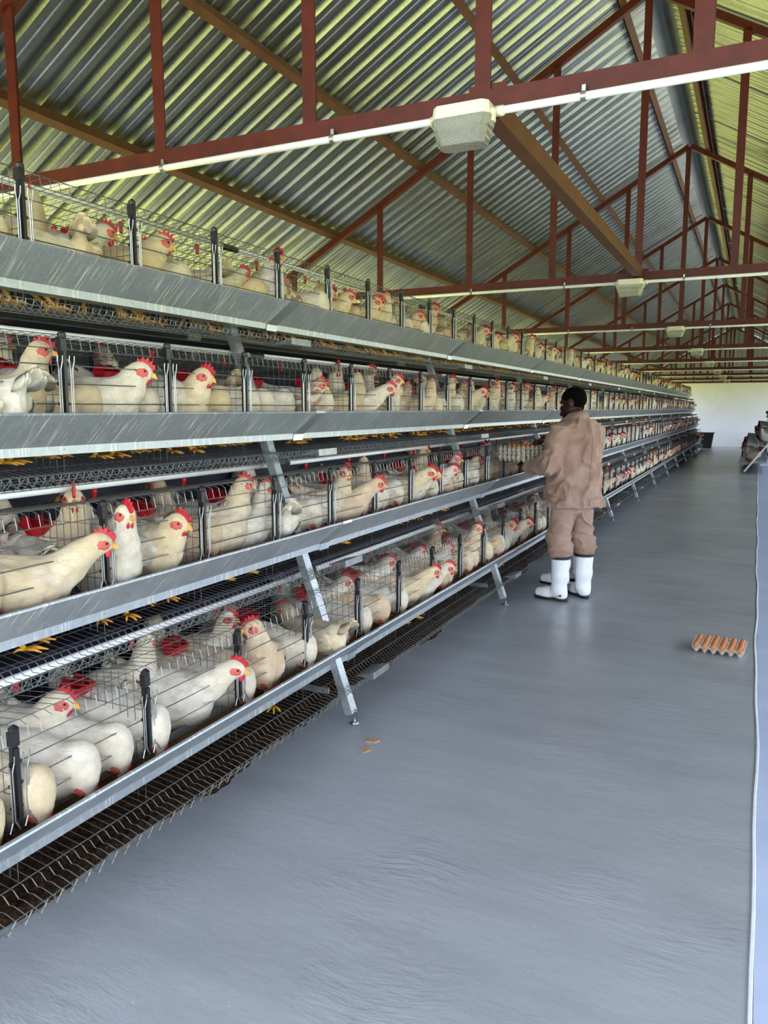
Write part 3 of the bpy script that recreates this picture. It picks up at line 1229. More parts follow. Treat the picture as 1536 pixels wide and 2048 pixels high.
def hen_parts(name, h):
    P, R, bp, hc, Rh = hen_pose(name)

    def post(V, F):
        V = relax(V, F, 2)
        n = normals(V, F)
        w = np.clip((hc[2] + 0.1 - V[:, 2]) * 8, 0, 1) * np.clip(np.linalg.norm(V - hc, axis=1) * 12 - 0.4, 0, 1)
        d = vnoise(V * (34, 60, 60), 3) * 0.0035 + vnoise(V * (16, 22, 22), 5) * 0.005
        return V + n * (d * w)[:, None]
    V, F = sdf_mesh(P, h, 0.028, post=post)
    out = {'body': (V, F, 'feather')}

    hl = (V - hc) @ Rh
    near = np.abs(hl).max(1) < 0.05

    def skin_y(u, w, s):
        m = near & (hl[:, 1] * s > 0)
        q = hl[m]
        i = np.argsort((q[:, 0] - u) ** 2 + (q[:, 2] - w) ** 2)[:4]
        return float(np.mean(np.abs(q[i, 1]))) if len(i) else 0.024

    def H(u, s, w):
        return hc + Rh @ np.array((u, s, w))

    def shape(mb):
        return np.array(mb.v), mb.f
    # single comb, a thick toothed plate
    m = MB()
    outl = [(0.034, 0.012), (0.040, 0.022), (0.036, 0.034), (0.027, 0.030), (0.025, 0.046), (0.014, 0.037), (0.009, 0.054), (-0.001, 0.041), (-0.008, 0.053), (-0.015, 0.037), (-0.026, 0.042), (-0.026, 0.026), (-0.018, 0.016), (0.0, 0.018)]
    if name == 'feed':
        outl = [(u * 0.9, 0.016 + (w - 0.016) * 0.55) for u, w in outl]
    n = len(outl)
    lean = rng.uniform(-0.1, 0.25)
    v = [H(u, -0.004 + (w - 0.02) * lean, w) for u, w in outl] + [H(u, 0.004 + (w - 0.02) * lean, w) for u, w in outl]
    c0, c1 = H(0.004, -0.007, 0.026), H(0.004, 0.007, 0.026)
    v += [c0, c1]
    f = [(i, (i + 1) % n, n + (i + 1) % n, n + i) for i in range(n)]
    f += [((i + 1) % n, i, 2 * n) for i in range(n)] + [(n + i, n + (i + 1) % n, 2 * n + 1) for i in range(n)]
    m.add(v, f)
    out['comb'] = (*shape(m), 'comb')
    # red face skin, both cheeks
    k = 0
    for s in (-1, 1):
        m = MB()
        ring = [(0.022, 0.012), (0.031, 0.001), (0.027, -0.013), (0.012, -0.021), (-0.009, -0.017), (-0.017, -0.003), (-0.009, 0.010), (0.008, 0.016)]
        v = []
        for sc_, off in ((1.0, 0.0), (0.72, 0.0), (0.3, 0.0)):
            for u, w in ring:
                u2, w2 = 0.008 + (u - 0.008) * sc_, -0.002 + (w + 0.002) * sc_
                v.append(H(u2, s * (skin_y(u2, w2, s) + (-0.001 if sc_ == 1 else 0.0022)), w2))
        v.append(H(0.008, s * (skin_y(0.008, -0.002, s) + 0.0024), -0.002))
        n = 8
        f = []
        for r in range(2):
            f += [(r * n + i, r * n + (i + 1) % n, (r + 1) * n + (i + 1) % n, (r + 1) * n + i) for i in range(n)]
        f += [(2 * n + i, 2 * n + (i + 1) % n, 3 * n) for i in range(n)]
        if s > 0:
            f = [q[::-1] for q in f]
        m.add(v, f)
        out['face.%d' % k] = (*shape(m), 'face')
        # wattle
        m = MB().lathe([(0.001, -0.026), (0.007, -0.022), (0.0095, -0.014), (0.006, -0.004), (0.003, 0.002)], 8)
        A = np.array(m.v)
        A = A * (1, 0.5, 1.0)
        g = np.array((0, 0, 1.0)) if Rh[2, 2] > 0.3 else Rh[:, 2]
        fr = np.stack([Rh[:, 0], Rh[:, 1], Rh[:, 2]], 1)
        V2 = (A @ fr.T) + H(0.025, s * 0.007, -0.014)
        out['wattle.%d' % k] = (V2, m.f, 'comb')
        # eye
        m = MB().lathe([(0.001, -0.004), (0.0042, -0.002), (0.0042, 0.002), (0.001, 0.004)], 8)
        out['eye.%d' % k] = (np.array(m.v) + H(0.014, s * (skin_y(0.014, 0.005, s) + 0.0015), 0.005), m.f, 'eye')
        # leg: shank, three toes in front and one behind
        m = MB()
        kx = 0.01 + 0.02 * k
        top = bp(-0.015, s * 0.045, -0.085)
        m.tube([top + (0, 0, 0.03), (top[0] - 0.012, s * 0.045, 0.085), (kx, s * 0.046, 0.012)], [0.014, 0.0085, 0.0072], 7)
        for a, ln in ((0, 0.062), (0.55, 0.052), (-0.55, 0.052), (math.pi, 0.03)):
            m.tube([(kx, s * 0.046, 0.011), (kx + math.cos(a) * ln * 0.6, s * 0.046 + math.sin(a) * ln * 0.6, 0.010), (kx + math.cos(a) * ln, s * 0.046 + math.sin(a) * ln, 0.003)], [0.0065, 0.005, 0.0022], 5)
        out['leg.%d' % k] = (*shape(m), 'shank')
        k += 1
    m = MB()
    m.add([H(0.030, -0.0085, 0.004), H(0.030, 0.0085, 0.004), H(0.030, 0.0075, -0.010), H(0.030, -0.0075, -0.010), H(0.033, 0, 0.010), H(0.056, 0, -0.011), H(0.045, 0.003, 0.004), H(0.045, -0.003, 0.004), H(0.048, 0, -0.0125)],
          [(0, 4, 7), (4, 1, 6), (4, 6, 7), (7, 6, 5), (0, 7, 3), (6, 1, 2), (7, 5, 3), (5, 6, 2), (3, 5, 8), (5, 2, 8), (3, 8, 2), (0, 3, 2, 1), (0, 1, 4)])
    out['beak'] = (*shape(m), 'beak')
    # tail: a fan of flat feathers
    m = MB()
    base = bp(-0.155, 0, 0.06)
    tv = []
    for i in range(11):
        a = (i - 5) / 5
        th = 0.70 - abs(a) * 0.34
        d = R @ np.array((-math.cos(th), a * 0.26, math.sin(th)))
        d /= np.linalg.norm(d)
        ln = 0.100 - 0.02 * abs(a) + 0.008 * (i % 2)
        sdv = np.cross(d, R @ np.array((0.3, a, 0.4)))
        sdv /= np.linalg.norm(sdv)
        nv = np.cross(sdv, d) * 0.0022
        b0 = base + (R @ np.array((0, a * 0.022, 0)))
        o = []
        for q, wd in ((0, 0.014), (0.45, 0.024), (0.85, 0.024), (1.0, 0.011)):
            c = b0 + d * (ln * q)
            o += [c - sdv * wd, c + nv, c + sdv * wd, c - nv]
        f = []
        for r in range(3):
            f += [(r * 4 + j, r * 4 + (j + 1) % 4, r * 4 + 4 + (j + 1) % 4, r * 4 + 4 + j) for j in range(4)]
        f += [(0, 3, 2, 1), (12, 13, 14, 15)]
        m.add(o, f)
    out['tail'] = (*shape(m), 'feather')
    # wings: overlapping rows of flight feathers lying on each flank
    for k, s in enumerate((-1, 1)):
        m = MB()
        for row, (z0, x0, ln, nF, wd) in enumerate(((0.040, 0.04, 0.11, 4, 0.020), (0.012, 0.02, 0.13, 4, 0.020), (-0.016, -0.01, 0.125, 3, 0.018))):
            for i in range(nF):
                xs = x0 - i * 0.036
                v = []
                for q, wq in ((0, 0.7), (0.5, 1.0), (0.85, 0.8), (1.0, 0.25)):
                    x = xs - ln * q * 0.62
                    zc = z0 + 0.018 * q - 0.006 * i * q
                    for dz, oo in ((-wd * wq, -0.001), (0, 0.0035), (wd * wq, -0.001)):
                        z = zc + dz
                        rr_ = 1 - ((x + 0.02) / 0.19) ** 2 - ((z - 0.008) / 0.082) ** 2
                        y = s * (0.0985 * math.sqrt(max(rr_, 0.03)) + oo + 0.0025 * (2 - row) + 0.004 * q)
                        v.append(bp(x, y, z))
                f = []
                for r in range(3):
                    for j in range(2):
                        a = r * 3 + j
                        f.append((a, a + 1, a + 4, a + 3) if s > 0 else (a, a + 3, a + 4, a + 1))
                m.add(v, f)
        out['wing.%d' % k] = (*shape(m), 'feather')
    return out


POSES = ('upright', 'look_left', 'look_right', 'feed', 'peer', 'low')
HEN = {}


def hackle_of(nm):
    P, R, bp, hc, Rh = hen_pose(nm)
    seg = [(p[1], p[2]) for p in P if p[0] == 'rc'][-2:]

    def fn(V):
        d = np.full(len(V), 9.0)
        for a, b in seg:
            ab = b - a
            t = np.clip(((V - a) @ ab) / (ab @ ab), 0, 1)
            d = np.minimum(d, np.linalg.norm(V - a - t[:, None] * ab, axis=1))
        return np.clip(1.5 - d / 0.045, 0, 1) * 0.85
    return fn


HACK = {nm: hackle_of(nm) for nm in POSES}
for nm in POSES:
    parts = hen_parts(nm, 0.0075)
    ms = {}
    for k, (V, F, mt) in parts.items():
        kk = k.split('.')[0]
        me = bpy.data.meshes.new('hen_' + kk)
        me.from_pydata(np.asarray(V).tolist(), [], [tuple(int(i) for i in q) for q in F])
        me.materials.append(M[mt])
        me.polygons.foreach_set('use_smooth', [kk not in ('comb', 'beak')] * len(me.polygons))
        me.update()
        if kk == 'body':
            hk = me.attributes.new('hackle', 'FLOAT', 'POINT')
            hk.data.foreach_set('value', HACK[nm](np.asarray(V)).astype(np.float32))
        if kk in ('wing', 'tail'):
            per = 12 if kk == 'wing' else 16
            row = per // 4
            hk = me.attributes.new('hackle', 'FLOAT', 'POINT')
            val = np.tile(np.repeat([0.0, 0.05, 0.4, 1.0], row), len(V) // per) * np.repeat(np.random.RandomState(5).uniform(0.5, 1.0, len(V) // per), per)
            hk.data.foreach_set('value', val.astype(np.float32))
        ms[k] = me
    # the whole bird as one mesh, for birds too small to show their parts
    vs_, fs, mi, mats, off = [], [], [], [], 0
    lowp = hen_parts(nm, 0.014)
    for k, (V, F, mt) in lowp.items():
        if k.split('.')[0] in ('eye', 'wing'):
            continue
        if mt not in mats:
            mats.append(mt)
        vs_ += [tuple(map(float, p)) for p in V]
        fs += [tuple(int(i) + off for i in q) for q in F]
        mi += [mats.index(mt)] * len(F)
        off += len(V)
    me = bpy.data.meshes.new('hen_whole')
    me.from_pydata(vs_, [], fs)
    for mt in mats:
        me.materials.append(M[mt])
    me.polygons.foreach_set('material_index', mi)
    me.polygons.foreach_set('use_smooth', [True] * len(fs))
    hk = me.attributes.new('hackle', 'FLOAT', 'POINT')
    hv_ = HACK[nm](np.array(vs_)).astype(np.float32)
    hk.data.foreach_set('value', hv_)
    me.update()
    HEN[nm] = (ms, me, (vs_, fs, mi, mats))

HCOL = {'white': (0.75, 0.72, 0.64, 1.0), 'cream': (0.75, 0.62, 0.41, 1.0), 'buff': (0.62, 0.46, 0.31, 1.0), 'brown-speckled': (0.66, 0.58, 0.50, 0.25)}
DOING = {'upright': 'with head raised', 'look_left': 'looking sideways', 'look_right': 'looking sideways', 'feed': 'pecking into the trough',
         'peer': 'stretching its neck', 'low': 'resting low'}
hens = []      # (tier, cell, pose, u, dx, yaw, colour)


def H_(t, c, *birds):
    for b in birds:
        hens.append((t, c, *b))


# birds that can be picked out near the camera
H_(3, 0, ('feed', .55, -0.300, 10, 'cream'), ('upright', .2, -.4, 60, 'white'))
H_(3, 1, ('peer', .50, -0.195, 48, 'cream'), ('low', .35, -.36, -75, 'brown-speckled'), ('feed', .12, -0.330, 15, 'cream'), ('look_left', .9, -.42, 160, 'white'))
H_(3, 2, ('upright', .24, -.20, -18, 'white'), ('low', .72, -.235, -8, 'cream'), ('upright', .55, -.33, 205, 'white'), ('look_right', .1, -.44, 30, 'cream'), ('low', .85, -.45, 200, 'brown-speckled'))
H_(3, 3, ('feed', .16, -0.330, 22, 'buff'), ('upright', .52, -.245, 62, 'cream'), ('upright', .86, -.235, 62, 'white'), ('look_left', .25, -.42, 120, 'buff'), ('low', .75, -.46, 170, 'white'))
H_(3, 4, ('low', .38, -.26, 150, 'white'), ('feed', .80, -0.320, 20, 'white'), ('look_left', .2, -.43, 60, 'white'), ('upright', .65, -.45, 150, 'buff'))
H_(3, 5, ('feed', .14, -0.315, 40, 'white'), ('look_right', .45, -.27, 50, 'cream'), ('peer', .60, -0.230, 42, 'buff'), ('feed', .88, -0.330, 12, 'white'), ('low', .6, -.45, 190, 'white'))
H_(3, 6, ('feed', .2, -0.330, 8, 'white'), ('feed', .5, -0.340, -6, 'white'), ('feed', .82, -0.330, 14, 'white'), ('look_left', .6, -.44, 40, 'buff'))
H_(4, 0, ('feed', .5, -0.270, 4, 'white'), ('feed', .82, -0.270, 0, 'cream'))
H_(4, 1, ('feed', .10, -0.270, 6, 'cream'), ('feed', .40, -0.270, 12, 'white'), ('feed', .70, -0.280, 14, 'white'), ('low', .55, -.45, 20, 'white'))
H_(4, 2, ('feed', .10, -0.280, 2, 'white'), ('peer', .66, -0.260, 18, 'white'), ('look_left', .42, -.45, 30, 'white'), ('upright', .82, -.46, 120, 'cream'))
H_(4, 3, ('feed', .10, -0.270, 4, 'white'), ('feed', .37, -0.280, 16, 'buff'), ('look_right', .63, -.20, -55, 'buff'), ('low', .8, -.45, 160, 'brown-speckled'), ('upright', .45, -.45, 10, 'white'))
H_(4, 4, ('feed', .06, -0.270, 0, 'white'), ('low', .52, -.22, 172, 'cream'), ('upright', .85, -.43, 150, 'white'))
H_(4, 5, ('feed', .20, -0.270, 2, 'white'), ('feed', .55, -0.270, 10, 'buff'), ('low', .4, -.45, 30, 'white'), ('feed', .9, -0.320, 20, 'white'))
H_(4, 6, ('feed', .12, -0.270, -4, 'white'), ('peer', .55, -0.220, 40, 'cream'), ('peer', .86, -0.200, 30, 'white'), ('low', .5, -.45, 30, 'white'))
H_(2, 1, ('feed', .25, -0.330, 25, 'cream'), ('low', .05, -.25, 0, 'white'), ('low', .55, -.25, 190, 'white'), ('upright', .78, -.27, 48, 'cream'), ('upright', .35, -.43, 30, 'white'))
H_(2, 2, ('feed', .22, -0.330, 35, 'cream'), ('look_right', .05, -.38, 160, 'white'), ('low', .62, -.26, 20, 'white'), ('feed', .88, -0.320, 8, 'white'))
H_(2, 3, ('feed', .12, -0.330, 30, 'white'), ('low', .45, -.24, -10, 'cream'), ('feed', .72, -0.330, 26, 'cream'), ('upright', .4, -.44, 200, 'white'))
H_(2, 4, ('feed', .15, -0.330, 24, 'white'), ('feed', .45, -0.340, 30, 'white'), ('feed', .8, -0.330, 22, 'white'), ('low', .5, -.45, 150, 'buff'))
H_(2, 5, ('low', .25, -.26, 30, 'brown-speckled'), ('feed', .55, -0.330, 26, 'white'), ('look_left', .85, -.4, 40, 'white'))
H_(1, 2, ('look_left', .12, -.28, 70, 'cream'), ('peer', .42, -0.240, 70, 'white'), ('low', .75, -.3, 150, 'cream'))
H_(1, 3, ('low', .25, -.28, 40, 'cream'), ('feed', .62, -0.340, 30, 'white'), ('look_right', .9, -.42, 150, 'white'))
H_(1, 4, ('peer', .35, -0.290, 72, 'white'), ('feed', .8, -0.340, 20, 'cream'), ('low', .5, -.44, 170, 'cream'))
given = {(h[0], h[1]) for h in hens}
COLW = ['white'] * 9 + ['cream'] * 8 + ['buff'] * 3 + ['brown-speckled'] * 1
PW = {4: ['feed'] * 6 + ['peer'] * 2 + ['upright', 'low', 'look_left', 'look_right'],
      3: ['feed'] * 4 + ['peer'] * 2 + ['upright'] * 2 + ['low', 'look_left', 'look_right', 'look_left'],
      2: ['feed'] * 3 + ['upright'] * 3 + ['look_left', 'look_right', 'look_left', 'low', 'peer'],
      1: ['feed'] * 3 + ['low'] * 3 + ['peer', 'look_left', 'upright', 'low']}
NCELL = NSEC * 5
for t in (1, 2, 3, 4):
    for c in range(0, NCELL):
        if (t, c) in given or (c == 0 and t < 3):
            continue
        js = rng.uniform(-0.03, 0.03)
        us = [0.15, 0.39, 0.63, 0.87]
        if rng.random() < 0.35:
            us.pop(rng.randrange(4))
        for u in us:
            p = rng.choice(PW[t])
            dx = rng.uniform(-0.29, -0.27) if p == 'feed' and t == 4 else (rng.uniform(-0.32, -0.285) if p == 'feed' else -0.255 if p == 'peer' else rng.uniform(-0.30, -0.22))
            if p in ('feed', 'peer'):
                yaw = rng.gauss(14, 12)
            else:
                yaw = rng.choice((rng.gauss(20, 25), rng.gauss(60, 20), rng.gauss(-30, 20)))
            hens.append((t, c, p, u + js, dx, yaw, rng.choice(COLW)))
        if rng.random() < (0.75 if c < 12 else 0.3):
            hens.append((t, c, rng.choice(('upright', 'low', 'look_left', 'look_right')), rng.uniform(.2, .8), rng.uniform(-.47, -.43), rng.choice((60, 120, -60, 180)) + rng.uniform(-20, 20), rng.choice(COLW)))

# the birds that show largest stand as objects of their own
hens.sort(key=lambda h: h[1] + (0.6 if h[4] < -0.38 else 0))
N_OWN = 300
count = {}
NP_FULL = 120
far_list = []
for i, (t, c, pose, u, dx, yaw, colr) in enumerate(hens):
    rx, rz = TIER[t]
    x, y, z = rx + dx, Y0 + (c + u) * CELL, rz + floor_dz(dx) + 0.002
    yw = math.radians(yaw)
    sc_ = rng.uniform(0.99, 1.10)
    if i >= N_OWN:
        far_list.append((pose, x, y, z, yw, sc_, colr))
        continue
    k = count[(t, c)] = count.get((t, c), 0) + 1
    label = f'{colr} hen {DOING[pose]}, {TNAME[t]} tier, {ORD[c]} cage along, {ORD[k - 1]} bird'
    ms, whole, _ = HEN[pose]
    tint = rng.uniform(0.9, 1.05)
    warm = rng.uniform(0.0, 0.06)
    col4 = tuple(min(1, q * tint * (1 + warm * w_)) for q, w_ in zip(HCOL[colr][:3], (0.6, 0.0, -1.0))) + (HCOL[colr][3],)
    if i < NP_FULL:
        e = empty('hen', (x, y, z), yw)
        for kk, me in ms.items():
            o = link(kk.split('.')[0], me, e)
            o.color = col4
    else:
        e = link('hen', whole)
        e.location = (x, y, z)
        e.rotation_euler = (0, 0, yw)
        e.color = col4
    e.scale = (sc_, sc_, sc_)
    tag(e, label, 'hen', 'hens in the wire cages')

# hens of the short row, seen only as small shapes
for t in (2, 3, 4):
    rx, rz = RTIER[t]
    X = RX4 - (rx - RTIER[4][0])
    for c in range(RSEC * 5):
        for u in (0.2, 0.5, 0.8):
            p = rng.choice(PW[3])
            far_list.append((p, X + 0.24, RY0 + (c + u) * CELL, rz + floor_dz(-0.24), math.pi + rng.uniform(-0.6, 0.6), 1.0, rng.choice(COLW)))

# all remaining far birds as one mass: a coarse copy of each posture
COARSE = {}
for nm in POSES:
    vs0, fs0, mi0, mats0 = HEN[nm][2]
    me = HEN[nm][1]
    ob = link('coarse', me)
    md = ob.modifiers.new('d', 'DECIMATE')
    md.ratio = 0.13
    dg = bpy.context.evaluated_depsgraph_get()
    em = bpy.data.meshes.new_from_object(ob.evaluated_get(dg))
    COARSE[nm] = ([tuple(v.co) for v in em.vertices], [tuple(p.vertices) for p in em.polygons], [p.material_index for p in em.polygons], mats0)
    bpy.data.objects.remove(ob, do_unlink=True)
    bpy.data.meshes.remove(em)


def mat_far(colr):
    t = NT('far_hen_feathers_' + colr.replace('-', '_'))
    v = t.coord()
    f = t.noise(v, 18, 3)
    c = HCOL[colr]
    hi = tuple(min(1, x * 1.1) for x in c[:3]) + (1,)
    lo = tuple(x * 0.78 for x in c[:3]) + (1,)
    col = t.ramp(f, [(0.3, lo), (0.6, hi)])
    if colr == 'brown-speckled':
        col = t.mix(t.ramp(t.noise(v, 40, 3), [(0.47, (0, 0, 0)), (0.6, (0.7, 0.7, 0.7))]), col, (0.19, 0.075, 0.035, 1))
    t.set(base=col, rough=0.85, spec=0.15)
    return t.m


for cn in HCOL:
    M['feather_' + cn] = mat_far(cn)
slots = ['feather_' + cn for cn in HCOL] + ['comb', 'face', 'beak', 'shank']
AV, AF, AM, off = [], [], [], 0
for (pose, x, y, z, yaw, s_, colr) in far_list:
    vs0, fs0, mi0, mats0 = COARSE[pose]
    V = np.array(vs0) * s_
    ca, sa = math.cos(yaw), math.sin(yaw)
    AV.append(np.stack([V[:, 0] * ca - V[:, 1] * sa + x, V[:, 0] * sa + V[:, 1] * ca + y, V[:, 2] + z], 1))
    AF += [tuple(k + off for k in q) for q in fs0]
    AM += [slots.index('feather_' + colr if mats0[k] == 'feather' else mats0[k]) for k in mi0]
    off += len(vs0)
me = bpy.data.meshes.new('hen_flock')
me.from_pydata(np.concatenate(AV).tolist(), [], AF)
for mt in slots:
    me.materials.append(M[mt])
me.polygons.foreach_set('material_index', AM)
me.polygons.foreach_set('use_smooth', [True] * len(AF))
me.update()
o = link('hen_flock', me)
tag(o, 'small distant hens crowding the far cages of both rows', 'hen', kind='stuff')

# ------------------------------------------------------------------ egg trays and eggs
TP = 0.0495


def tray_mesh():
    nx, ny, q = 6, 5, 8
    NX, NY = nx * q, ny * q
    v, f = [], []

    def hgt(i, j):
        cx_, cy_ = math.cos(2 * math.pi * i / q), math.cos(2 * math.pi * j / q)
        # corners between four eggs rise as posts, egg seats dip to feet
        s = (cx_ + cy_) / 2
        return 0.026 + (0.026 * (abs(s) ** 0.7) * (1 if s > 0 else -1))
    for lay in (0, 1):
        for j in range(NY + 1):
            for i in range(NX + 1):
                v.append(((i / q - nx / 2) * TP, (j / q - ny / 2) * TP, hgt(i, j) + (0.0025 if lay == 0 else 0.0)))
    S_ = (NX + 1) * (NY + 1)
    for j in range(NY):
        for i in range(NX):
            a = j * (NX + 1) + i
            f.append((a, a + 1, a + NX + 2, a + NX + 1))
            f.append((S_ + a, S_ + a + NX + 1, S_ + a + NX + 2, S_ + a + 1))
    rim = [i for i in range(NX)] + [(j + 1) * (NX + 1) - 1 for j in range(NY)] + [S_ - 1 - i for i in range(NX)] + [(NY - j) * (NX + 1) for j in range(NY)]
    for a, b in zip(rim, rim[1:] + rim[:1]):
        f.append((a, S_ + a, S_ + b, b))
    me = bpy.data.meshes.new('egg_tray')
    me.from_pydata(v, [], f)
    me.materials.append(M['pulp'])
    me.polygons.foreach_set('use_smooth', [True] * len(f))
    me.update()
    return me


TRAY = tray_mesh()
egg_prof = []
for i in range(11):
    a = math.pi * i / 10
    zz = -math.cos(a)
    egg_prof.append((max(0.0005, 0.0205 * math.sin(a) * (1 - 0.10 * zz)), 0.0265 * zz))
EGG = MB().lathe(egg_prof, 14).mesh('egg', 'egg', True)


def put_tray(loc, rz, label, group=None):
    o = link('egg_tray', TRAY)
    o.location = loc
    o.rotation_euler = (0, 0, rz)
    tag(o, label, 'egg tray', group)
    return o


def eggs_in(loc, rz, label_fn, group, skip=()):
    c, s = math.cos(rz), math.sin(rz)
    for j in range(5):
        for i in range(6):
            if (i, j) in skip:
                continue
            x, y = (i - 2.5) * TP, (j - 2) * TP
            o = link('egg', EGG)
            o.location = (loc[0] + c * x - s * y, loc[1] + s * x + c * y, loc[2] + 0.0395)
            o.rotation_euler = (rng.uniform(-.12, .12), rng.uniform(-.12, .12), rng.uniform(0, 6))
            k = rng.uniform(0.96, 1.04)
            o.scale = (k, k, k)
            tag(o, label_fn(i, j), 'egg', group)


FT = (-0.115, 5.10, 0.0)
put_tray(FT, -0.07, 'grey pulp egg tray full of brown eggs on the floor')
eggs_in(FT, -0.07, lambda i, j: f'brown egg in the floor tray, {ORD[j]} row from the camera, {ORD[i]} from the cages', 'eggs in the floor tray')

# ------------------------------------------------------------------ people
PA = Vector((-1.235, 6.03, 0))
FWD_A = math.atan2(0.60, -0.80)


def finger(base, d1, d2, ln, r):
    base, d1, d2 = (np.array(q, float) for q in (base, d1, d2))
    d1 /= np.linalg.norm(d1)
    d2 /= np.linalg.norm(d2)
    m = base + d1 * ln * 0.45
    m2 = m + (d1 + d2) / np.linalg.norm(d1 + d2) * ln * 0.3
    e = m2 + d2 * ln * 0.28
    return [RC(base, m, r, r * 0.95), RC(m, m2, r * 0.95, r * 0.88), RC(m2, e, r * 0.88, r * 0.72)]


def hand(wrist, d, n, s):
    """palm and five fingers; d: pointing direction, n: palm normal (curl side), s: +1 thumb on side cross(n, d)"""
    w, d, n = (np.array(q, float) for q in (wrist, d, n))
    d /= np.linalg.norm(d)
    n -= d * (n @ d)
    n /= np.linalg.norm(n)
    t = np.cross(n, d) * s
    P = [RC(w, w + d * 0.03, 0.024, 0.024)]
    for q in (-0.026, -0.009, 0.009, 0.026):
        P.append(RC(w + d * 0.02 + t * q * 0.7, w + d * 0.085 + t * q, 0.014, 0.012))
    for q, ln in ((-0.029, 0.058), (-0.010, 0.072), (0.010, 0.078), (0.029, 0.070)):
        P += finger(w + d * 0.088 + t * q, d + n * 0.15, d * 0.6 + n * 0.8, ln, 0.0088)
    P += finger(w + d * 0.03 + t * 0.026, d * 0.65 + t * 0.75 + n * 0.2, d * 0.9 + t * 0.2 + n * 0.3, 0.066, 0.0105)
    return P


J = dict(shL=(0.0, 0.170, 1.325), elL=(-0.015, 0.275, 1.075), wrL=(0.265, 0.255, 1.04),
         shR=(0.0, -0.170, 1.325), elR=(0.12, -0.235, 1.11), wrR=(0.335, 0.03, 1.255),
         hip=(0.0, 0, 0.88), head=(0.035, 0.01, 1.545))
HEAD_R = rotm(0, 0.30, 0.45)


def body_prims():
    j = {k: np.array(v, float) for k, v in J.items()}
    P = [RC((0, 0, 0.92), (0, 0, 1.1), 0.125, 0.12, (1.25, 1, 1)), RC((0, 0, 1.1), (-0.005, 0, 1.3), 0.12, 0.14, (1.3, 0.95, 1)),
         RC((-0.01, 0, 1.36), (0.012, 0.002, 1.47), 0.062, 0.052)]
    for s in ('L', 'R'):
        P += [RC(j['sh' + s], j['el' + s], 0.05, 0.038), RC(j['el' + s], j['wr' + s], 0.038, 0.026)]
        sy = 1 if s == 'L' else -1
        kn, an = np.array((0.03, sy * 0.11, 0.47)), np.array((0.0, sy * 0.12, 0.10))
        P += [RC((0, sy * 0.09, 0.88), kn, 0.08, 0.055), RC(kn, an, 0.055, 0.04), RC(an + (0, 0, -0.03), an + (0.12, 0, -0.045), 0.035, 0.03)]
    P += hand(j['wrL'], (0.9, -0.42, 0.0), (0, 0, 1), 1)
    P += hand(j['wrR'], (0.75, 0.42, -0.35), (0.2, 0.1, -1), -1)
    h = j['head']
    Rh = HEAD_R

    def hp(x, y, z):
        return h + Rh @ np.array((x, y, z))
    P += [EL(hp(-0.012, 0, 0.028), (0.098, 0.076, 0.085), Rh), EL(hp(0.028, 0, -0.035), (0.062, 0.058, 0.075), Rh),
          RC(hp(0.06, 0, -0.078), hp(0.045, 0, -0.07), 0.024, 0.03),
          RC(hp(0.083, 0, 0.012), hp(0.100, 0, -0.022), 0.008, 0.015), EL(hp(0.097, 0.012, -0.027), (0.011, 0.010, 0.009), Rh), EL(hp(0.097, -0.012, -0.027), (0.011, 0.010, 0.009), Rh),
          EL(hp(0.082, 0, -0.052), (0.014, 0.024, 0.008), Rh), EL(hp(0.080, 0, -0.064), (0.013, 0.021, 0.009), Rh),
          RC(hp(0.075, -0.035, 0.026), hp(0.080, 0.035, 0.026), 0.012, 0.012)]
    for s in (-1, 1):
        P += [EL(hp(-0.008, s * 0.078, -0.012), (0.020, 0.009, 0.032), Rh @ rotm(0, 0.15, s * 0.3))]
    return P, hp


def cloth_post(amp, freq, seed, zlo=None):
    def post(V, F):
        V = relax(V, F, 2)
        n = normals(V, F)
        d = 0
        for k, (rot, st) in enumerate(((rotm(0.5, 0.2, 0.3), 1.0), (rotm(-0.6, -0.3, 1.2), 1.0), (rotm(0.1, 0.9, 2.0), 0.7))):
            q = (V @ rot) * freq
            q = q + 0.7 * np.stack([vnoise(V * 7, seed + 1 + k), vnoise(V * 7, seed + 12 + k), vnoise(V * 7, seed + 24 + k)], 1)
            a = vnoise(q, seed + 5 * k)
            msk = np.clip(vnoise(V * 5, seed + 40 + k) * 1.6 + 0.45, 0, 1)
            d = d + (np.clip(1 - 3.2 * np.abs(a), 0, 1) ** 1.3 - 0.22) * amp * st * msk
        d = d + vnoise(V * 30, seed + 9) * amp * 0.08
        return V + n * d[:, None]
    return post


def jacket_prims():
    j = {k: np.array(v, float) for k, v in J.items()}
    P = [RC((0.005, 0, 0.76), (-0.005, 0, 1.02), 0.232, 0.205, (1.30, 1, 1)), RC((-0.005, 0, 1.02), (-0.012, 0, 1.24), 0.205, 0.205, (1.35, 1, 1)),
         EL((-0.012, 0, 1.31), (0.130, 0.215, 0.105)), RC((-0.01, 0, 1.38), (0.0, 0, 1.425), 0.085, 0.062)]
    for s in ('L', 'R'):
        sh, el, wr = j['sh' + s], j['el' + s], j['wr' + s]
        P += [RC(sh, el, 0.076, 0.072), RC(el, wr - (wr - el) * 0.08, 0.076, 0.050)]
    return P


def trouser_prims():
    P = [RC((0, 0, 0.82), (0, 0, 0.92), 0.15, 0.15, (1.2, 1, 1))]
    for s in (-1, 1):
        kn = (0.035, s * 0.115, 0.50)
        P += [RC((0, s * 0.09, 0.82), kn, 0.098, 0.084), RC(kn, (0.012, s * 0.12, 0.42), 0.086, 0.092), RC((0.012, s * 0.12, 0.42), (0.0, s * 0.122, 0.36), 0.090, 0.062)]
    return P


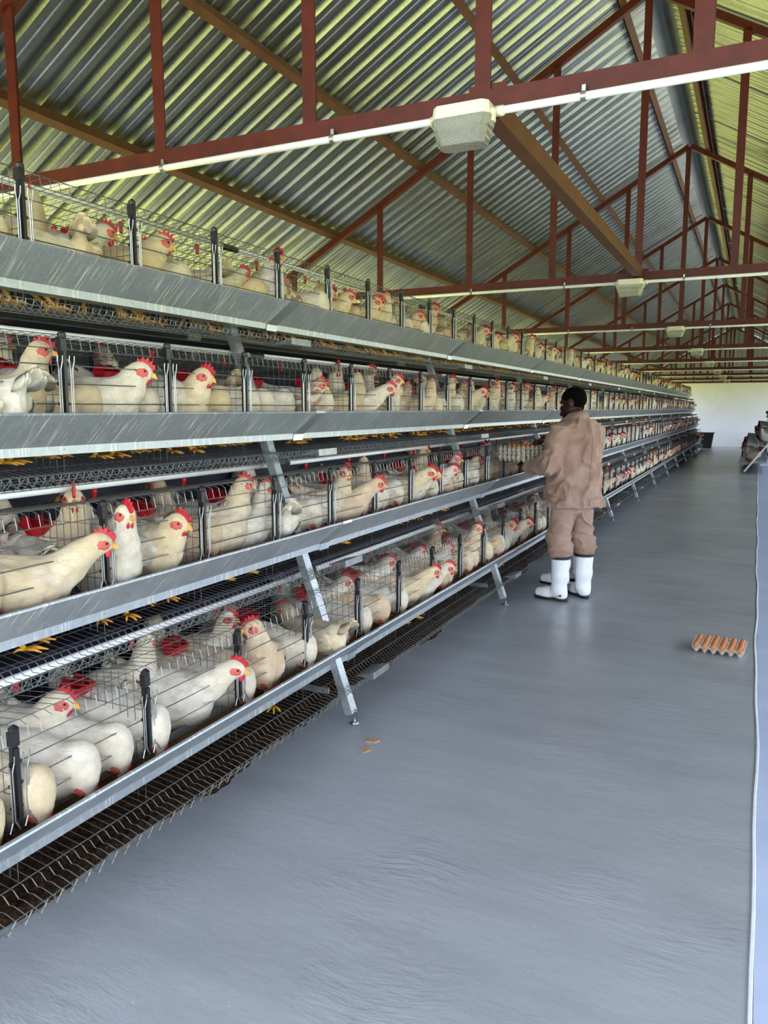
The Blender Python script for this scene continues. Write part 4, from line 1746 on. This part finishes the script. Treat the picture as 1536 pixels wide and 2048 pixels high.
def boot_mesh():
    # x forward, origin under the ankle
    P = [RC((-0.005, 0, 0.335), (-0.005, 0, 0.20), 0.075, 0.064, (1, 1.05, 1)), RC((-0.005, 0, 0.20), (0.0, 0, 0.10), 0.064, 0.056), RC((0.0, 0, 0.10), (-0.025, 0, 0.055), 0.054, 0.046),
         RC((0.0, 0, 0.075), (0.10, 0, 0.052), 0.048, 0.043), RC((0.10, 0, 0.050), (0.165, 0, 0.046), 0.046, 0.040)]
    cut = [EL((0, 0, -0.49), (2, 2, 0.50)), EL((0, 0, 1.343), (3, 3, 1.0))]

    def post(V, F):
        V = relax(V, F, 2)
        V[:, 2] = np.clip(V[:, 2], 0.014, 0.352)
        n = normals(V, F)
        r = np.exp(-((V[:, 2] - 0.345) / 0.006) ** 2) * 0.003 + np.exp(-((V[:, 2] - 0.03) / 0.012) ** 2) * 0.002
        return V + n * r[:, None] * (1, 1, 0)
    return sdf_mesh(P, 0.007, 0.03, post=post)


def build_people():
    P, hp = body_prims()
    V, F = sdf_mesh(P, 0.0055, 0.012, post=lambda V, F: relax(V, F, 1))
    me_body = np_mesh('body', V, F, 'skin')
    V, F = sdf_mesh(jacket_prims(), 0.007, 0.028, cuts=[EL((0, 0, -0.26), (3, 3, 1.0))], post=cloth_post(0.027, (11, 3.2, 5.0), 21))
    V[:, 2] = np.maximum(V[:, 2], 0.735 + 0.012 * np.sin(V[:, 1] * 9))
    me_jacket = np_mesh('jacket', V, F, 'khaki')
    V, F = sdf_mesh(trouser_prims(), 0.009, 0.03, post=cloth_post(0.018, (5, 5, 15), 33))
    me_tr = np_mesh('trousers', V, F, 'khaki')
    V, F = boot_mesh()
    me_boot = np_mesh('boot', V, F, 'boot')
    sole = MB()
    out = []
    for k in range(28):
        a = 2 * math.pi * k / 28
        x = 0.068 + 0.142 * math.cos(a)
        wd = 0.043 + 0.006 * math.cos(a) - (0.008 * math.exp(-((x - 0.03) / 0.03) ** 2))
        out.append((x, wd * math.copysign(abs(math.sin(a)) ** 0.7, math.sin(a))))
    n = len(out)
    sole.add([(x, y, 0.0) for x, y in out] + [(x * 1.0, y * 1.05, 0.022) for x, y in out], [(i, (i + 1) % n, n + (i + 1) % n, n + i) for i in range(n)] + [tuple(range(n))[::-1], tuple(range(n, 2 * n))])
    me_sole = sole.mesh('sole', 'sole')
    me_mark = MB().box(-0.045, 0.0, 0.040, 0.0515, 0.045, 0.06).mesh('red_mark', 'mark')
    me_band = MB().lathe([(0.079, 0.338), (0.081, 0.343), (0.081, 0.354), (0.077, 0.357)], 20, (-0.005, 0, 0)).mesh('cuff_band', 'sole', True)
    hv = [EL(hp(-0.0145, 0, 0.034), (0.0985, 0.0775, 0.084), HEAD_R), EL(hp(-0.048, 0, 0.0), (0.058, 0.064, 0.055), HEAD_R)]
    V, F = sdf_mesh(hv, 0.006, 0.02, cuts=[EL(hp(0.10, 0, -0.035), (0.088, 0.12, 0.085), HEAD_R), EL(hp(0.02, 0.09, -0.03), (0.045, 0.04, 0.05), HEAD_R), EL(hp(0.02, -0.09, -0.03), (0.045, 0.04, 0.05), HEAD_R)],
                    post=lambda V, F: relax(V, F, 1))
    me_hair = np_mesh('hair', V, F, 'hair')
    # collar: a folded band round the neck
    v, f = [], []
    n = 28
    for r, z in ((0.074, 1.405), (0.070, 1.455), (0.078, 1.462), (0.092, 1.425), (0.096, 1.40)):
        for k in range(n):
            a = 2 * math.pi * k / n
            v.append((-0.002 + r * 0.98 * math.cos(a), r * 0.98 * math.sin(a), z - 0.02 * math.cos(a)))
    for i in range(4):
        f += [(i * n + k, i * n + (k + 1) % n, (i + 1) * n + (k + 1) % n, (i + 1) * n + k) for k in range(n)]
    me_collar = MB().add(v, f).mesh('collar', 'khaki', True)
    cuffs = []
    for s in ('L', 'R'):
        el, wr = Vector(J['el' + s]), Vector(J['wr' + s])
        d = (wr - el).normalized()
        c = wr - d * 0.015
        cuffs.append(MB().tube([c - d * 0.03, c - d * 0.028, c + d * 0.015, c + d * 0.017], [0.048, 0.053, 0.051, 0.046], 16).mesh('cuff', 'khaki', True))
    me_pocket = MB().box(0.085, 0.135, 0.155, 0.195, 0.80, 0.91).mesh('pocket', 'khaki')
    eyes = []
    for s in (-1, 1):
        m = MB().lathe([(0.001, -0.010), (0.007, -0.007), (0.010, 0), (0.007, 0.007), (0.001, 0.010)], 10, hp(0.074, s * 0.030, 0.008))
        eyes.append(m.mesh('eye', 'eyewhite', True))
    back_seam = MB().tube([(-0.185, 0, 1.30), (-0.178, 0.0, 1.05), (-0.175, 0, 0.76)], 0.004, 6).mesh('seam', 'khaki', True)

    def person(loc, rz, label, scale, feet, lower):
        e = empty('person', loc, rz)
        e.scale = (scale, scale, scale)
        tag(e, label, 'person', 'workers beside the cages')
        b = link('body', me_body, e)
        link('hair', me_hair, b)
        for q in eyes:
            link('eye', q, b)
        jk = link('jacket', me_jacket, e)
        link('collar', me_collar, jk)
        link('pocket', me_pocket, jk)
        link('back_seam', back_seam, jk)
        for q in cuffs:
            link('cuff', q, jk)
        link('trousers', me_tr, e)
        for (fx, fy, fr) in feet:
            bo = link('boot', me_boot, e)
            bo.location = (fx, fy, 0)
            bo.rotation_euler = (0, 0, fr)
            link('sole', me_sole, bo)
            link('cuff_band', me_band, bo)
            if fy > 0:
                link('red_mark', me_mark, bo)
        return e
    person(PA, FWD_A, 'person in dusty pink overalls and white boots holding stacked egg trays', 1.0, ((0.0, 0.125, 0.38), (0.0, -0.12, -0.15)), 0)
    person(PB, FWD_B, 'person in matching overalls standing mostly hidden behind the tray carrier', 0.97, ((0.0, 0.12, 0.2), (0.0, -0.12, -0.1)), 0)
    return hp


PB = Vector((-1.355, 6.56, 0))
FWD_B = math.atan2(0.45, -0.9)
build_people()


def a_local(p):
    c, s = math.cos(FWD_A), math.sin(FWD_A)
    return (PA.x + c * p[0] - s * p[1], PA.y + s * p[0] + c * p[1], p[2])


HT = a_local((0.43, 0.20, 1.073))
rzt = FWD_A + 0.15
for k in range(7):
    where = ('lowest', 'second lowest', 'third lowest', 'middle', 'third highest', 'second highest', 'topmost')[k]
    put_tray((HT[0], HT[1], 1.073 + k * 0.0135), rzt + (0.03, 1.55, 0.02, 1.57, 0.02, 1.56, 0)[k], f'grey pulp egg tray held by the worker, {where} of the stack', 'held egg trays')
eggs_in((HT[0], HT[1], 1.073 + 0.081), rzt, lambda i, j: f'brown egg on the held trays, {ORD[i]} row away from the worker, {ORD[j]} across', 'eggs on the held trays', skip={(0, 0), (1, 0), (0, 1), (4, 4), (5, 4), (5, 3), (3, 2)})

# eggs lying in the roll-out lip of the bottom cages, and small things on the floor
for k, y in enumerate((7.62, 8.28, 9.05, 9.9, 11.2)):
    o = link('egg', EGG)
    o.location = (TIER[4][0] + 0.002, y, TIER[4][1] - 0.2)
    o.rotation_euler = (1.5, 0, rng.uniform(0, 3))
    tag(o, f'brown egg in the wire lip of the bottom tier, {ORD[k]} past the workers', 'egg', 'eggs in the bottom cage lip')
for k, (x, y, r) in enumerate(((-1.484, 2.985, 0.026), (-1.470, 2.885, 0.022))):
    m = MB()
    n = 14
    out = [(r * (1 + 0.25 * math.sin(i * 1.7 + k) * 0.6) * math.cos(2 * math.pi * i / n) * 1.4, r * (1 + 0.2 * math.cos(i * 2.3)) * math.sin(2 * math.pi * i / n)) for i in range(n)]
    m.add([(a, b, 0.0) for a, b in out] + [(a * 0.85, b * 0.85, 0.004) for a, b in out], [(i, (i + 1) % n, n + (i + 1) % n, n + i) for i in range(n)] + [tuple(range(n, 2 * n))])
    o = m.build('concrete_chip', 'chip')
    o.location = (x, y, 0.0)
    o.rotation_euler = (0, 0, 0.5 + k)
    tag(o, ('larger' if k == 0 else 'smaller') + ' of two bare tan patches chipped from the floor by the stand foot', 'patch', 'chipped floor patches')
